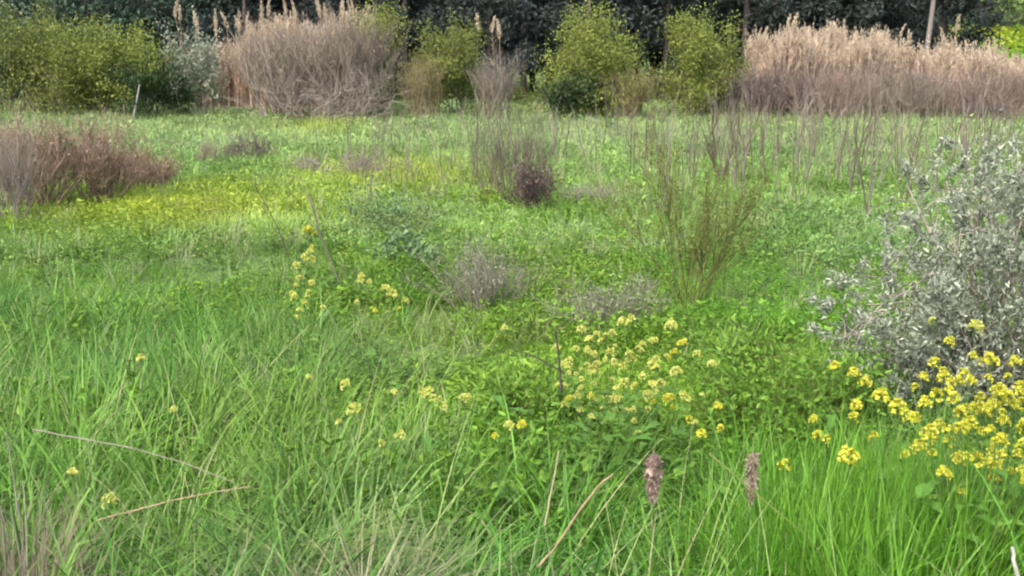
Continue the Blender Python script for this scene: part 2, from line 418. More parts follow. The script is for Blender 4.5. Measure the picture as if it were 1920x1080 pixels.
def herb(n, h, rad, ll, lw, mat='herb', nst=7):
    """leafy weed: several stems with broad leaves"""
    a = U(0, 2 * np.pi, nst); d = np.stack([np.cos(a) * U(.2, 1.2, nst), np.sin(a) * U(.2, 1.2, nst), np.ones(nst)], -1)
    p0 = grow(np.stack([np.cos(a) * rad * .3, np.sin(a) * rad * .3, np.full(nst, -.02)], -1), d, h * U(.6, 1.15, nst), 4, .15, .15)
    mb = MB(); addv(mb, tubes(p0, taper(p0, .004, .002), 3), .3)
    i = R.integers(0, nst, n); t = U(.15, 1, n) * 3.99; f = t.astype(int)
    c = p0[i, f] + (p0[i, f + 1] - p0[i, f]) * (t - f)[:, None]
    az = U(0, 2 * np.pi, n); dd = np.stack([np.cos(az), np.sin(az), U(-.1, .9, n)], -1)
    s = U(.55, 1.25, n); addv(mb, leaves(c, dd, ll * s, lw * s), U(0, 1, n)); return mb.mesh('herb', mat)

def mat_herb(n, rad, h, ll, lw, mat='herb'):
    """low carpet patch: leaves near a bumpy dome"""
    r = rad * np.sqrt(R.random(n)); a = U(0, 2 * np.pi, n); z = h * (1 - (r / rad) ** 2) * U(.2, 1.1, n)
    az = U(0, 2 * np.pi, n); dd = np.stack([np.cos(az), np.sin(az), U(0, 1.0, n)], -1); s = U(.6, 1.3, n)
    mb = MB(); addv(mb, leaves(np.stack([np.cos(a) * r, np.sin(a) * r, z], -1), dd, ll * s, lw * s), U(0, 1, n)); return mb.mesh('carpet', mat)

def lean_field(x, y):
    return 1.6 * noise2(x, y, 1.7, 5) + 1.0 * noise2(x, y, .7, 6)

def meadow():
    G1, G2, G3, GY = np.array([.085, .205, .026]), np.array([.14, .265, .045]), np.array([.065, .165, .04]), np.array([.22, .25, .06])
    GR = np.array([.22, .25, .13])
    # --- tall arching grass on the bank and along the left
    lush = [tuft(28, .35, .85, .0098, .08, (.05, .9), (.4, 2.2), 5, bias=.3) for _ in range(8)] + [tuft(12, .3, .7, .017, .09, (.1, .9), (.4, 2.0), 5, bias=.3) for _ in range(3)]
    p = frustum_points(4600, 2.5, 14, 1.0)
    px, py = to_px(p)
    keep = R.random(len(p)) < np.where(p[:, 1] < 6.2, 1, np.where(px < 620, smooth(14, 9, p[:, 1]), smooth(6.6, 5.2, p[:, 1]) * .9 + .02))
    keep &= ~((px > 900) & (p[:, 1] > 5.2) & (R.random(len(p)) < .75))
    keep &= ~((px > 1180) & (py > 900) & (R.random(len(p)) < .45))
    p = p[keep]; px, py = px[keep], py[keep]; n = len(p)
    t = np.repeat(G1[None], n, 0); k = np.clip(.5 + .6 * noise2(p[:, 0], p[:, 1], 1.1, 3), 0, 1); t = mixc(t, G2, k)
    t = mixc(t, G3, np.clip(noise2(p[:, 0], p[:, 1], .8, 4), 0, 1) * .8); t = mixc(t, GR, (R.random(n) < .12) * U(.2, .8, n))
    t = mixc(t, GY, np.clip(blob(px, py, 520, 930, 260, 130), 0, 1) * .35)
    hz = np.where(px < 300, 1.0, .9) * U(.75, 1.2, n) * (1 - .35 * smooth(7, 13, p[:, 1]))
    scatter('tall_grass', p, lean_field(p[:, 0], p[:, 1]) + U(-.7, .7, n), U(.85, 1.15, n), t * U(.8, 1.25, n)[:, None], lush,
            'tall arching green grass covering the bank in the foreground', 'grass', R.normal(size=(n, 2)) * .2, hz * (1 + .3 * noise2(p[:, 0], p[:, 1], .9, 31)), real=True)
    # --- upright bright rushes of grass at the lower right
    up = [tuft(30, .5, .95, .008, .08, (.0, .22), (.1, .8), 6) for _ in range(5)]
    p = frustum_points(2600, 2.6, 5.6, .8); px, py = to_px(p)
    k = blob(px, py, 1620, 1150, 190, 150) + .45 * blob(px, py, 330, 760, 240, 120) + .4 * blob(px, py, 700, 830, 180, 90)
    p = p[R.random(len(p)) < k]; n = len(p)
    t = mixc(np.repeat(np.array([[.085, .225, .02]]), n, 0), (.14, .27, .03), R.random(n))
    scatter('upright_grass', p, U(0, 6.28, n), U(.7, 1.0, n), t, up, 'fresh upright grass blades thick at the lower right', 'grass', R.normal(size=(n, 2)) * .07, U(.75, 1.1, n), real=True)
    # --- leafy weeds through the middle
    hb = [herb(60, .42, .18, .055, .028) for _ in range(3)] + [herb(80, .38, .2, .045, .016) for _ in range(5)] + [tuft(40, .15, .5, .007, .16, (.0, .7), (.2, 1.6), 4, 'herb') for _ in range(3)]
    p = frustum_points(9500, 4.6, 24, 1.5, 1); px, py = to_px(p)
    kk = np.where((p[:, 1] < 6.0) & (px < 900), .3, np.where(p[:, 1] < 5.3, .4, 1)) * np.where((px < 560) & (p[:, 1] < 10), .3, 1)
    p = p[R.random(len(p)) < kk]; px, py = to_px(p); n = len(p)
    t = mixc(np.repeat(np.array([[.10, .20, .025]]), n, 0), (.19, .31, .035), np.clip(.5 + .8 * noise2(p[:, 0], p[:, 1], 1.6, 8), 0, 1))
    t = mixc(t, (.09, .16, .06), np.clip(noise2(p[:, 0], p[:, 1], 2.2, 9), 0, 1) * .8)
    t = mixc(t, (.32, .36, .04), np.clip(blob(px, py, 320, 405, 260, 55) + .6 * blob(px, py, 800, 330, 300, 60), 0, 1) * .8)
    t = mixc(t, (.14, .30, .035), np.clip(blob(px, py, 1480, 600, 200, 130), 0, 1) * .8)
    s = np.interp(p[:, 1], [5, 9, 14, 24], [.9, .85, .95, 1.25]) * U(.7, 1.3, n) * (1 + .45 * noise2(p[:, 0], p[:, 1], 1.0, 33))
    scatter('leafy_weeds', p, U(0, 6.28, n), s, t * U(.75, 1.25, n)[:, None], hb, 'bright leafy weeds filling the middle of the meadow', 'weeds', R.normal(size=(n, 2)) * .15,
            np.interp(p[:, 1], [5, 9, 14, 24], [.85, .85, .65, .5]) * U(.7, 1.25, n) * (1 + .4 * noise2(p[:, 0], p[:, 1], 1.4, 34)))
    # --- low carpet on the far field
    cp = [mat_herb(100, .45, .18, .075, .03) for _ in range(3)] + [tuft(60, .12, .4, .013, .42, (.0, .8), (.2, 1.4), 3, 'herb') for _ in range(4)]
    p = frustum_points(11000, 15, 50, 4, 1); px, py = to_px(p); n = len(p)
    t = mixc(np.repeat(np.array([[.125, .235, .065]]), n, 0), (.21, .325, .10), np.clip(.5 + .8 * noise2(p[:, 0], p[:, 1], 4.5, 11), 0, 1))
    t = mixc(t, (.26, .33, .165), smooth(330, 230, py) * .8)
    t = mixc(t, (.18, .26, .14), np.clip(noise2(p[:, 0], p[:, 1], 6, 12), 0, 1) * .7)
    t = mixc(t, (.36, .40, .045), np.clip(blob(px, py, 320, 395, 280, 40) + blob(px, py, 720, 335, 160, 30) + .8 * blob(px, py, 600, 245, 70, 14), 0, 1) * .9)
    s = np.interp(p[:, 1], [15, 30, 50], [.8, 1.2, 1.7]) * U(.7, 1.3, n)
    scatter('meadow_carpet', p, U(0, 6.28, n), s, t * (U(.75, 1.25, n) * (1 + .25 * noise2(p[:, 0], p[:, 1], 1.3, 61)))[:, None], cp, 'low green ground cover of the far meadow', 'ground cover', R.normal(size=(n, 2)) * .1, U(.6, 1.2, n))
    # --- thin pale grass between it
    tg = [tuft(26, .25, .6, .007, .12, (.0, .5), (.1, 1.0), 4, 'dry') for _ in range(5)]
    p = frustum_points(2900, 9, 48, 4, 1); px, py = to_px(p)
    p = p[R.random(len(p)) < .25 + .75 * np.clip(blob(px, py, 1500, 290, 500, 70) + blob(px, py, 950, 300, 300, 90), 0, 1)]; n = len(p)
    t = mixc(np.repeat(np.array([[.20, .25, .12]]), n, 0), (.31, .30, .2), R.random(n) ** 1.5)
    scatter('pale_dry_grass', p, U(0, 6.28, n), np.interp(p[:, 1], [9, 48], [.8, 1.7]) * U(.7, 1.3, n), t, tg, 'thin pale dry grass scattered over the far meadow', 'dry grass')
    # --- rank grass along the foot of the hedge
    hg = [tuft(22, .5, 1.1, .016, .22, (.0, .4), (.1, 1.0), 4) for _ in range(4)]
    n = 900; x = U(-25, 26, n); y = 40.0 + 1.6 * R.random(n) ** .7 + .5 * noise2(x, x * 0, 3, 40); p = np.stack([x, y, gz(x, y)], -1)
    t = mixc(np.repeat(np.array([[.16, .24, .07]]), n, 0), (.30, .28, .17), np.clip(.4 + .8 * noise2(x, y, 2.5, 41), 0, 1))
    scatter('hedge_foot_grass', p, U(0, 6.28, n), U(.3, .62, n) * (1 + .5 * noise2(x, y, 2, 42)), t, hg, 'rank grass along the foot of the hedge', 'grass')
    # --- straw and grey blades through the foreground grass
    sw = [tuft(9, .5, 1.0, .0055, .1, (.2, 1.0), (.2, 1.3), 6, 'dry') for _ in range(6)]
    p = frustum_points(520, 2.6, 9, .8); px, py = to_px(p); p = p[~((px > 850) & (p[:, 1] > 4.6))]; n = len(p)
    t = mixc(np.repeat(np.array([[.19, .25, .10]]), n, 0), (.36, .34, .2), R.random(n) ** 2.5)
    scatter('straw_blades', p, lean_field(p[:, 0], p[:, 1]) + U(-1, 1, n), U(.7, 1.05, n), t, sw, 'grey and straw coloured blades bent over among the foreground grass', 'dry grass', R.normal(size=(n, 2)) * .2, real=True)
    # --- matted thatch in the hollow at the bottom
    th = [tuft(26, .3, .6, .006, .2, (.95, 1.45), (-.5, .7), 6, 'dry') for _ in range(5)]
    c = P(600, 1085, 3.55); n = 22; a = U(0, 6.28, n); r = np.sqrt(R.random(n))
    x, y = c[0] + np.cos(a) * r * .38, c[1] + np.sin(a) * r * .3
    p = np.stack([x, y, gz(x, y) + U(.2, .36, n)], -1)
    t = mixc(np.repeat(np.array([[.10, .14, .055]]), n, 0), (.24, .24, .15), R.random(n) ** 1.5)
    scatter('grass_thatch', p, U(-.6, .6, n) + np.where(R.random(n) < .5, 0, np.pi), U(.7, 1.0, n), t, th, 'matted grey dead grass in the hollow at the bottom', 'dead grass', R.normal(size=(n, 2)) * .12, real=True)
R = np.random.default_rng(100)
meadow()

# small yellow flowers too many to count
def flower_dots():
    def dot(n, rad, h, s):
        a = U(0, 6.28, n); r = rad * np.sqrt(R.random(n)); c = np.stack([np.cos(a) * r, np.sin(a) * r, h * U(.6, 1.1, n)], -1)
        mb = MB()
        for k in range(4):
            az = k * np.pi / 2 + U(0, .5, n); addv(mb, diamonds(c, np.stack([np.cos(az), np.sin(az), np.full(n, .6)], -1), s, s * .9), U(0, 1, n))
        return mb.mesh('flowers', 'petal_p')
    fl = [dot(6, .35, .30, .018) for _ in range(4)]
    p = frustum_points(5000, 8, 45, 2, 1); px, py = to_px(p)
    k = blob(px, py, 320, 400, 240, 40) * .6 + blob(px, py, 600, 246, 60, 12) * 1.2 + .35 * blob(px, py, 780, 340, 160, 40) + .05 + .25 * blob(px, py, 900, 480, 500, 90)
    p = p[R.random(len(p)) < k]; n = len(p)
    scatter('yellow_flower_carpet', p, U(0, 6.28, n), np.interp(p[:, 1], [8, 20, 45], [.7, 1.0, 1.7]), np.ones((n, 3)), fl, 'tiny yellow flowers sprinkled over the meadow', 'flowers')
R = np.random.default_rng(101)
flower_dots()

# ------------------------------------------------------------------ the wood behind
def pine_mesh(h, seed):
    """trunk with limbs, and needle sprays"""
    tr = grow(np.zeros((1, 3)), np.array([[U(-.04, .04), U(-.04, .04), 1]]), np.array([h]), 10, .03, .1)
    mt = MB(); addv(mt, tubes(tr, taper(tr, .2, .04), 7), .5)
    n = 46; t = np.sort(U(.12, .97, n)) * 9.99; f = t.astype(int); p = tr[0, f] + (tr[0, f + 1] - tr[0, f]) * (t - f)[:, None]
    a = U(0, 6.28, n); d = np.stack([np.cos(a), np.sin(a), U(-.15, .3, n)], -1)
    L = (1 - t / 10) ** .6 * 3.4 * U(.6, 1.1, n) + .4; L = np.where(t < 2.2, L * .75, L)
    lb = grow(p, d, L, 5, .1, .03); addv(mt, tubes(lb, taper(lb, .05, .012), 4), U(0, 1, n))
    tw, _ = side_shoots(lb, 5, .9, .8, .2, 3, .15, .05); addv(mt, tubes(tw, taper(tw, .014, .006), 3), U(0, 1, len(tw)))
    c, i = node_cloud([lb, tw, tw], 6500, .22); ml = MB(); s = U(.7, 1.3, len(c))
    addv(ml, diamonds(c, rdir(len(c)) + np.array([0, 0, -.15]), .34 * s, .12 * s), .5 * U(0, 1, i.max() + 1)[i] + .5 * U(0, 1, len(c)))
    return mt.mesh('trunk', 'darkbark'), ml.mesh('crown', 'pine')

def pines():
    vs_ = [pine_mesh(h, i) for i, h in enumerate((10.5, 11.5, 12.5, 9.5))]
    spots = []
    for row, (y, x0, x1, st) in enumerate(((58, -15, 22.4, 4.6), (63, -22, 24.6, 4.2), (69, -27, 27.2, 3.8), (76, -32, 30.4, 3.6), (84, -36, 34, 3.6))):
        x = x0 + U(0, 2)
        while x < x1:
            spots.append((min(x + U(-.7, .7), x1), y + U(-1.6, 1.6), row)); x += st * U(.8, 1.2)
    for j, (x, y, row) in enumerate(spots):
        t = thing('pine_tree', (x, y, float(gz(x, y)) - .05), 'dark pine in the front row of the wood behind the shrubs' if row == 0 else 'dark pine deep in the wood behind the front pines',
                  'tree', 'front pines of the wood' if row == 0 else 'inner pines of the wood')
        t.rotation_euler.z = U(0, 6.28); s = U(.85, 1.15); t.scale = (s, s, s * U(.95, 1.1))
        a, b = vs_[j % 4]; link('trunk', a, t); link('crown', b, t)
R = np.random.default_rng(102)
pines()

def lone_trunk():
    p = P(1742, 60, 56.5); g = float(gz(p[0], 56.5)); c = np.array([[[0, 0, 0], [.05, 0, 1.5], [.0, .05, 3], [.08, 0, 4.8], [.15, 0, 7], [.1, .1, 9.5]]], float)
    t = thing('pale_trunk_tree', (p[0], 56.5, g - .05), 'tree with a pale grey trunk standing before the dark pines', 'tree')
    m = MB(); addv(m, tubes(c, np.array([[.17, .15, .13, .12, .09, .04]]), 8), .9)
    lb = grow(c[0, [4, 4, 4, 5, 5, 5]], np.array([[1, 0, .6], [-1, .2, .6], [.1, -1, .7], [.4, .3, 1], [-.3, .2, 1], [.1, -.5, 1]]), np.full(6, 2.2), 4, .15, .1)
    addv(m, tubes(lb, taper(lb, .06, .015), 4), .8); m.build('trunk', 'bark', t)
    tw, _ = side_shoots(lb, 8, .9, .9); q, i = node_cloud([lb, tw, tw], 3000, .25); l = MB(); addv(l, diamonds(q, rdir(len(q)), .2, .1), U(0, 1, len(q))); l.build('crown', 'bluegr', t)
R = np.random.default_rng(103)
lone_trunk()

# broad bluish tree at the top left, dark one at its side, and the trees on the far slope
for (px, y, w_, h_, lf, lab) in ((190, 57, 8.5, 7.5, 'bluegr', 'broad blue-green tree behind the olive shrubs at the left'),
                                 (20, 60, 7.0, 8.0, 'bluegr', 'blue-green tree at the top left corner'),
                                 (380, 61, 6.0, 8.5, 'bluegr', 'darker blue-green tree behind the tall left reeds')):
    p = P(px, 200, y)
    leafy_shrub('broadleaf_tree', (p[0], y, float(gz(p[0], y)) - .05), w_, 6, h_, lab, 'tree', 'broadleaf trees behind the shrubs', leaf=lf, wood='darkbark', parts=('trunk', 'crown'),
                n0=8, k1=8, k2=6, nleaf=9000, ll=.26, lw=.13, sig=.25, thick=.1, skirt=10)
for i, (x, y, w_, h_) in enumerate(((52, 118, 9, 7), (60, 122, 9, 8), (45, 125, 8, 7.5), (68, 118, 10, 7), (39, 122, 7, 7))):
    leafy_shrub('slope_tree', (x, y, float(gz(x, y)) - .1), w_, 7, h_, 'pale green tree on the far slope at the top right corner', 'tree', 'trees on the far slope', leaf='midtree', wood='darkbark',
                parts=('trunk', 'crown'), nleaf=3500, ll=.5, lw=.3, sig=.4, thick=.15, skirt=12)
def slope_field():
    n = 3500; x = U(30, 75, n); y = U(86, 116, n); p = np.stack([x, y, gz(x, y)], -1)
    cp = [mat_herb(40, .8, .35, .4, .22) for _ in range(4)]
    t = mixc(np.repeat(np.array([[.16, .27, .03]]), n, 0), (.34, .35, .03), smooth(100, 112, y) * U(.2, .9, n))
    scatter('slope_meadow', p, U(0, 6.28, n), U(.9, 1.5, n), t, cp, 'yellow-green meadow on the far slope at the right', 'meadow')
R = np.random.default_rng(104)
slope_field()

# ------------------------------------------------------------------ the hedge of shrubs and reeds at the back of the field
def at(px, y, dz=-.04):
    y -= 2.6; p = P(px, 200, y); return (p[0], y, float(gz(p[0], y)) + dz)
def hgt(py, y, px=960):
    p = P(px, py, y); return p[2] - float(gz(p[0], y))
OL = dict(ll=.10, lw=.06, sig=.18)
def hedge():
    hgt = lambda py, y: globals()['hgt'](py, y - 2.6)
    L = leafy_shrub
    L('olive_shrub', at(30, 47), 5.0, 3.6, hgt(45, 47), 'broad olive-green shrub at the left edge of the hedge', 'shrub', 'olive-green shrubs of the hedge', n0=10, nleaf=22230, skirt=26, **OL)
    L('olive_shrub', at(118, 46), 4.2, 3.4, hgt(40, 46), 'tall olive-green shrub second from the left edge of the hedge', 'shrub', 'olive-green shrubs of the hedge', n0=10, nleaf=19760, skirt=24, **OL)
    L('olive_shrub', at(215, 45.5), 4.4, 3.2, hgt(58, 45.5), 'rounded yellowish olive shrub left of the small silver bush', 'shrub', 'olive-green shrubs of the hedge', leaf='lime', n0=10, nleaf=19760, skirt=18, **OL)
    L('dark_green_bush', at(290, 44.6), 3.2, 2.0, hgt(120, 44.6), 'dark green bush below the yellowish olive shrub', 'shrub', leaf='dkgreen', wood='darkbark', nleaf=6000, skirt=14, ll=.2, lw=.05, sig=.1, updir=1.0)
    L('silver_bush', at(372, 44.8), 2.5, 2.0, hgt(72, 44.8), 'small silver-grey bush beside the tall twiggy thicket', 'shrub', leaf='silver', wood='gtwig', nleaf=6500, skirt=5, ll=.12, lw=.05, sig=.12)
    T = twiggy_shrub
    T('twiggy_thicket', at(530, 45.6), 4.0, 3.2, hgt(50, 45.6), 'big grey-brown leafless thicket beside the silver bush', 'shrub', 'leafless thickets of the hedge', wood='gtwig', n0=60, k1=7, k2=5, thick=.026, spread0=.55, leaf='ttwig', nleaf=2500, ll=.09, lw=.03, sig=.1)
    T('twiggy_thicket', at(640, 45.2), 4.6, 3.2, hgt(28, 45.2), 'tallest grey-brown leafless thicket below the left reeds', 'shrub', 'leafless thickets of the hedge', wood='gtwig', n0=64, k1=7, k2=5, thick=.026, spread0=.5, leaf='ttwig', nleaf=2500, ll=.09, lw=.03, sig=.1)
    T('twiggy_thicket', at(595, 44.0), 6.4, 2.0, hgt(120, 44.0), 'low grey bramble spread along the foot of the big thicket', 'shrub', 'leafless thickets of the hedge', wood='gtwig', n0=50, k1=6, k2=4, thick=.022, spread0=1.0, up=.05, wander=.3, base_r=.8)
    L('olive_shrub', at(712, 46.6), 3.0, 2.8, hgt(25, 46.6), 'tall yellow-green shrub rising behind the leafless thicket', 'shrub', 'olive-green shrubs of the hedge', leaf='lime', nleaf=13585, skirt=18, **OL)
    T('tan_shrub', at(792, 44.6), 1.7, 1.5, hgt(105, 44.6), 'narrow tan shrub at the right end of the thicket', 'shrub', wood='ttwig', n0=40, k1=6, k2=5, thick=.014, leaf='olive', nleaf=1500, ll=.09, lw=.04, sig=.1)
    L('olive_shrub', at(866, 46), 3.5, 2.8, hgt(55, 46), 'olive shrub with thin grey stems showing, right of the tan shrub', 'shrub', 'olive-green shrubs of the hedge', nleaf=12844, skirt=18, **OL)
    T('grey_bramble', at(925, 45.0), 2.2, 1.6, hgt(95, 45), 'greyish bare bramble between two olive shrubs', 'shrub', wood='gtwig', n0=30, k1=5, k2=4, thick=.018)
    L('olive_shrub', at(1085, 45.6), 5.0, 3.6, hgt(32, 45.6), 'largest rounded yellow-green shrub in the middle of the hedge', 'shrub', 'olive-green shrubs of the hedge', leaf='lime', n0=12, nleaf=25935, skirt=20, **OL)
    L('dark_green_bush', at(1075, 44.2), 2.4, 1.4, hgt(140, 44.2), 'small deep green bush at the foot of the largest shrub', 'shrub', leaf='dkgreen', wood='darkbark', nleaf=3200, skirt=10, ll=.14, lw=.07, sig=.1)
    T('grey_bramble', at(1175, 44.6), 2.4, 1.6, hgt(125, 44.6), 'low tan-grey bramble right of the largest shrub', 'shrub', wood='ttwig', n0=40, k1=6, k2=6, thick=.012, leaf='olive', nleaf=2000, ll=.1, lw=.05, sig=.1)
    L('olive_shrub', at(1302, 46), 3.4, 3.0, hgt(42, 46), 'yellow-green shrub next to the right reed bed', 'shrub', 'olive-green shrubs of the hedge', leaf='lime', n0=10, nleaf=18525, skirt=20, **OL)
    T('grey_bramble', at(1362, 45.6), 1.8, 1.6, hgt(135, 45.6), 'dark purplish bramble where shrub and right reed bed meet', 'shrub', wood='ptwig', n0=45, k1=7, k2=6, thick=.012)
    for k, (px, y, w_, py, wd, lab) in enumerate(((1450, 45.2, 4.0, 125, 'ptwig', 'mauve-grey bramble at the left foot of the right reeds'), (1570, 45.0, 4.4, 120, 'btwig', 'reddish-brown bramble below the middle of the right reeds'),
                                   (1690, 45.0, 4.4, 125, 'gtwig', 'grey bramble below the right part of the right reeds'), (1790, 44.8, 4.0, 130, 'btwig', 'rusty bramble near the right end of the reeds'), (1885, 44.0, 3.6, 120, 'btwig', 'pale brown bramble at the right edge of the hedge'),
                                   (1850, 43.4, 1.8, 185, 'ptwig', 'low blackish bramble at the foot of the right hedge'))):
        T('bramble', at(px, y), w_, 2.2, hgt(py, y), lab, 'shrub', 'brambles below the right reeds', wood=wd, n0=60, k1=6, k2=4, thick=.022, spread0=.8, up=.12, wander=.25, base_r=.6)
R = np.random.default_rng(105)
hedge()

# reeds: a thicket of stems, and each reed whose plume stands out above it
def reeds():
    def reed_tuft(n, h):
        a = U(0, 6.28, n); r = .35 * np.sqrt(R.random(n)); root = np.stack([np.cos(a) * r, np.sin(a) * r, np.zeros(n)], -1)
        st = grow(root, np.stack([U(-.12, .12, n), U(-.12, .12, n), np.ones(n)], -1), h * U(.7, 1.05, n), 5, .05, .1)
        mb = MB(); addv(mb, tubes(st, taper(st, .016, .007), 3), U(0, .9, n))
        k = 7; i = np.repeat(np.arange(n), k); t = U(.3, .98, n * k) * 4.99; f = t.astype(int)
        c = st[i, f] + (st[i, f + 1] - st[i, f]) * (t - f)[:, None]
        addv(mb, ribbons(c, U(0, 6.28, n * k), U(.25, .55, n * k), np.full(n * k, .03), U(.15, .7, n * k), U(.1, 1.2, n * k), 3), U(.2, 1, n * k))
        j = np.repeat(np.arange(n), 12); q = st[j, -1] + np.stack([R.normal(size=len(j)) * .03, R.normal(size=len(j)) * .03, U(-.12, .28, len(j))], -1)
        addv(mb, diamonds(q, rdir(len(j)) * .5 + np.array([0, 0, 1.]), .1, .026), U(0, 1, len(j)), 1); return mb.mesh('reed_tuft', ['dry', 'plume'])
    pr = [reed_tuft(9, 2.5) for _ in range(6)]
    n = 900; x = P(1395, 200, 47)[0] + (P(1960, 200, 47)[0] - P(1395, 200, 47)[0]) * R.random(n); y = U(43.4, 46.4, n); p = np.stack([x, y, gz(x, y) - .05], -1)
    t = mixc(np.repeat(np.array([[.40, .305, .245]]), n, 0), (.50, .395, .31), R.random(n)); t = mixc(t, (.32, .27, .235), (R.random(n) < .3) * 1.0)
    hs = 1.02 + .36 * noise2(x, y, .8, 20) + .14 * blob(x, y, P(1500, 200, 47)[0], 47, 1.2, 5)
    hs = hs * np.interp(x, [P(1830, 200, 45)[0], P(1880, 200, 45)[0]], [1, .78])
    scatter('reed_thicket', p, U(0, 6.28, n), np.ones(n), t, pr, 'dense dry tan reed bed at the back right', 'reeds', None, hs)
    n = 420; xa, xb = P(385, 200, 48)[0], P(715, 200, 48)[0]; x = xa + (xb - xa) * R.random(n); y = U(47, 49.5, n); p = np.stack([x, y, gz(x, y) - .05], -1)
    t = mixc(np.repeat(np.array([[.38, .285, .22]]), n, 0), (.46, .35, .26), R.random(n))
    hs = np.interp(x, [xa, xa + 2, xb - 3, xb], [.85, 1.2, 1.5, 1.45]) + .22 * noise2(x, y, .9, 21)
    scatter('tall_reed_thicket', p, U(0, 6.28, n), np.ones(n), t, pr, 'dry tall reeds rising behind the leafless thicket at the left', 'reeds', None, hs)

    def reed_parts(h):
        st = grow(np.zeros((1, 3)), np.array([[U(-.05, .05), U(-.05, .05), 1.]]), np.array([h]), 7, .035, .1)
        a = MB(); addv(a, tubes(st, taper(st, .012, .006), 4), .6)
        k = 8; t = U(.25, .92, k) * 6.99; f = t.astype(int); c = st[0, f] + (st[0, f + 1] - st[0, f]) * (t - f)[:, None]
        b = MB(); addv(b, ribbons(c, U(0, 6.28, k), U(.3, .55, k), np.full(k, .03), U(.3, .8, k), U(.3, 1.5, k), 4), U(0, 1, k))
        m = int(U(60, 110)); top = st[0, -1]; u = R.random(m); ang = U(0, 6.28, m); rr = U(.05, .085) * np.sin(np.pi * (.1 + .88 * u) ** .75) * np.sqrt(R.random(m))
        q = np.stack([np.cos(ang) * rr, np.sin(ang) * rr, u * .52 - .1], -1) + top + np.stack([u ** 2 * U(.02, .2), u * 0, u * 0], -1)
        c = MB(); addv(c, diamonds(q, rdir(m) * .5 + np.array([.15, 0, 1]), .11, .028), U(0, 1, m))
        return a.mesh('stem', 'reed'), b.mesh('leaves', 'reed'), c.mesh('plume', 'plume')
    va = [reed_parts(3.0) for _ in range(9)]
    def place(px, py, y, label, group, s=1.0):
        p = P(px, py, y); g = float(gz(p[0], y)); h = (p[2] - g) / 3.35
        t = thing('plumed_reed', (p[0], y, g - .05), label, 'reed', group); t.rotation_euler.z = U(0, 6.28); t.scale = (s * 1.15, s * 1.15, h)
        for nm, me in zip(('stem', 'leaves', 'plume'), va[R.integers(0, 9)]): link(nm, me, t)
    place(1500, 30, 43.6, 'tallest plumed reed, left of the middle of the right bed', None, 1.5)
    place(1486, 32, 43.8, 'pale plumed reed leaning against the tallest plumed reed', None, 1.2)
    place(1798, 32, 44.0, 'tall plumed reed standing alone near the right end of the bed', None, 1.2)
    place(1700, 50, 43.8, 'plumed reed left of the pale trunk above the right bed', None, 1.1)
    place(1714, 58, 43.7, 'plumed reed directly before the pale trunk', None, 1.1)
    for px, py in ((1460, 62), (1517, 52), (1560, 48), (1577, 62), (1612, 58), (1637, 55), (1648, 62), (1533, 60), (1680, 88), (1735, 82), (1760, 62), (1808, 70), (1838, 82), (1404, 70), (1430, 62), (1418, 66), (1595, 88),
                   (1625, 80), (1665, 96), (1745, 92), (1775, 88), (1820, 100), (1855, 104), (1870, 112), (1895, 120), (1545, 84), (1475, 84), (1450, 88), (1395, 78), (1585, 78), (1694, 92), (1722, 96), (1790, 84), (1905, 112), (1440, 74), (1652, 84), (1507, 70), (1606, 72), (1412, 96), (1465, 104), (1495, 96), (1525, 104), (1555, 108), (1580, 100), (1615, 108), (1640, 102), (1670, 112), (1705, 110), (1730, 112), (1755, 106), (1782, 112), (1805, 114), (1830, 116)):
        place(px + U(-4, 4), py - 4 + U(-6, 16), 43.4 + U(0, 2.4), 'dry reed with a pale plume above the right reed bed', 'plumed reeds of the right bed', U(.7, 1.25))
    for px, py in ((345, 8), (338, 22), (352, 30), (395, 28), (418, 32), (432, 38), (450, 30), (485, 14), (470, 34), (500, 24), (517, 8), (540, 6), (560, 12), (583, 6), (600, 10), (625, 4), (650, 14), (668, 10), (405, 40), (376, 38), (530, 22), (612, 18), (640, 8), (686, 20)):
        place(px + U(-3, 3), py - 6, 46.8 + U(0, 2), 'tall dry reed with a plume behind the leafless thicket', 'plumed reeds of the left bed', U(.9, 1.15))
    for px, py in ((896, 30), (930, 34), (942, 40)):
        place(px, py, 45.0, 'pale plumed reed rising behind the middle olive shrub', 'plumed reeds behind the middle olive shrub', 1.2)
R = np.random.default_rng(106)
reeds()

# pale post leaning in the dark bush
def leaning_post():
    a, b = P(246, 212, 40.8), P(262, 158, 40.8); a[2] = float(gz(a[0], a[1])) - .05
    c = np.linspace(a, b, 4)[None] - a; m = MB(); addv(m, tubes(c, np.array([[.045, .045, .04, .035]]), 6), .05)
    top = c[0, -1]; ang = np.arange(6) * np.pi / 3
    tag(m.build('leaning_post', 'stake'), 'pale grey post leaning in front of the dark green bush', 'post').location = a
R = np.random.default_rng(107)
leaning_post()

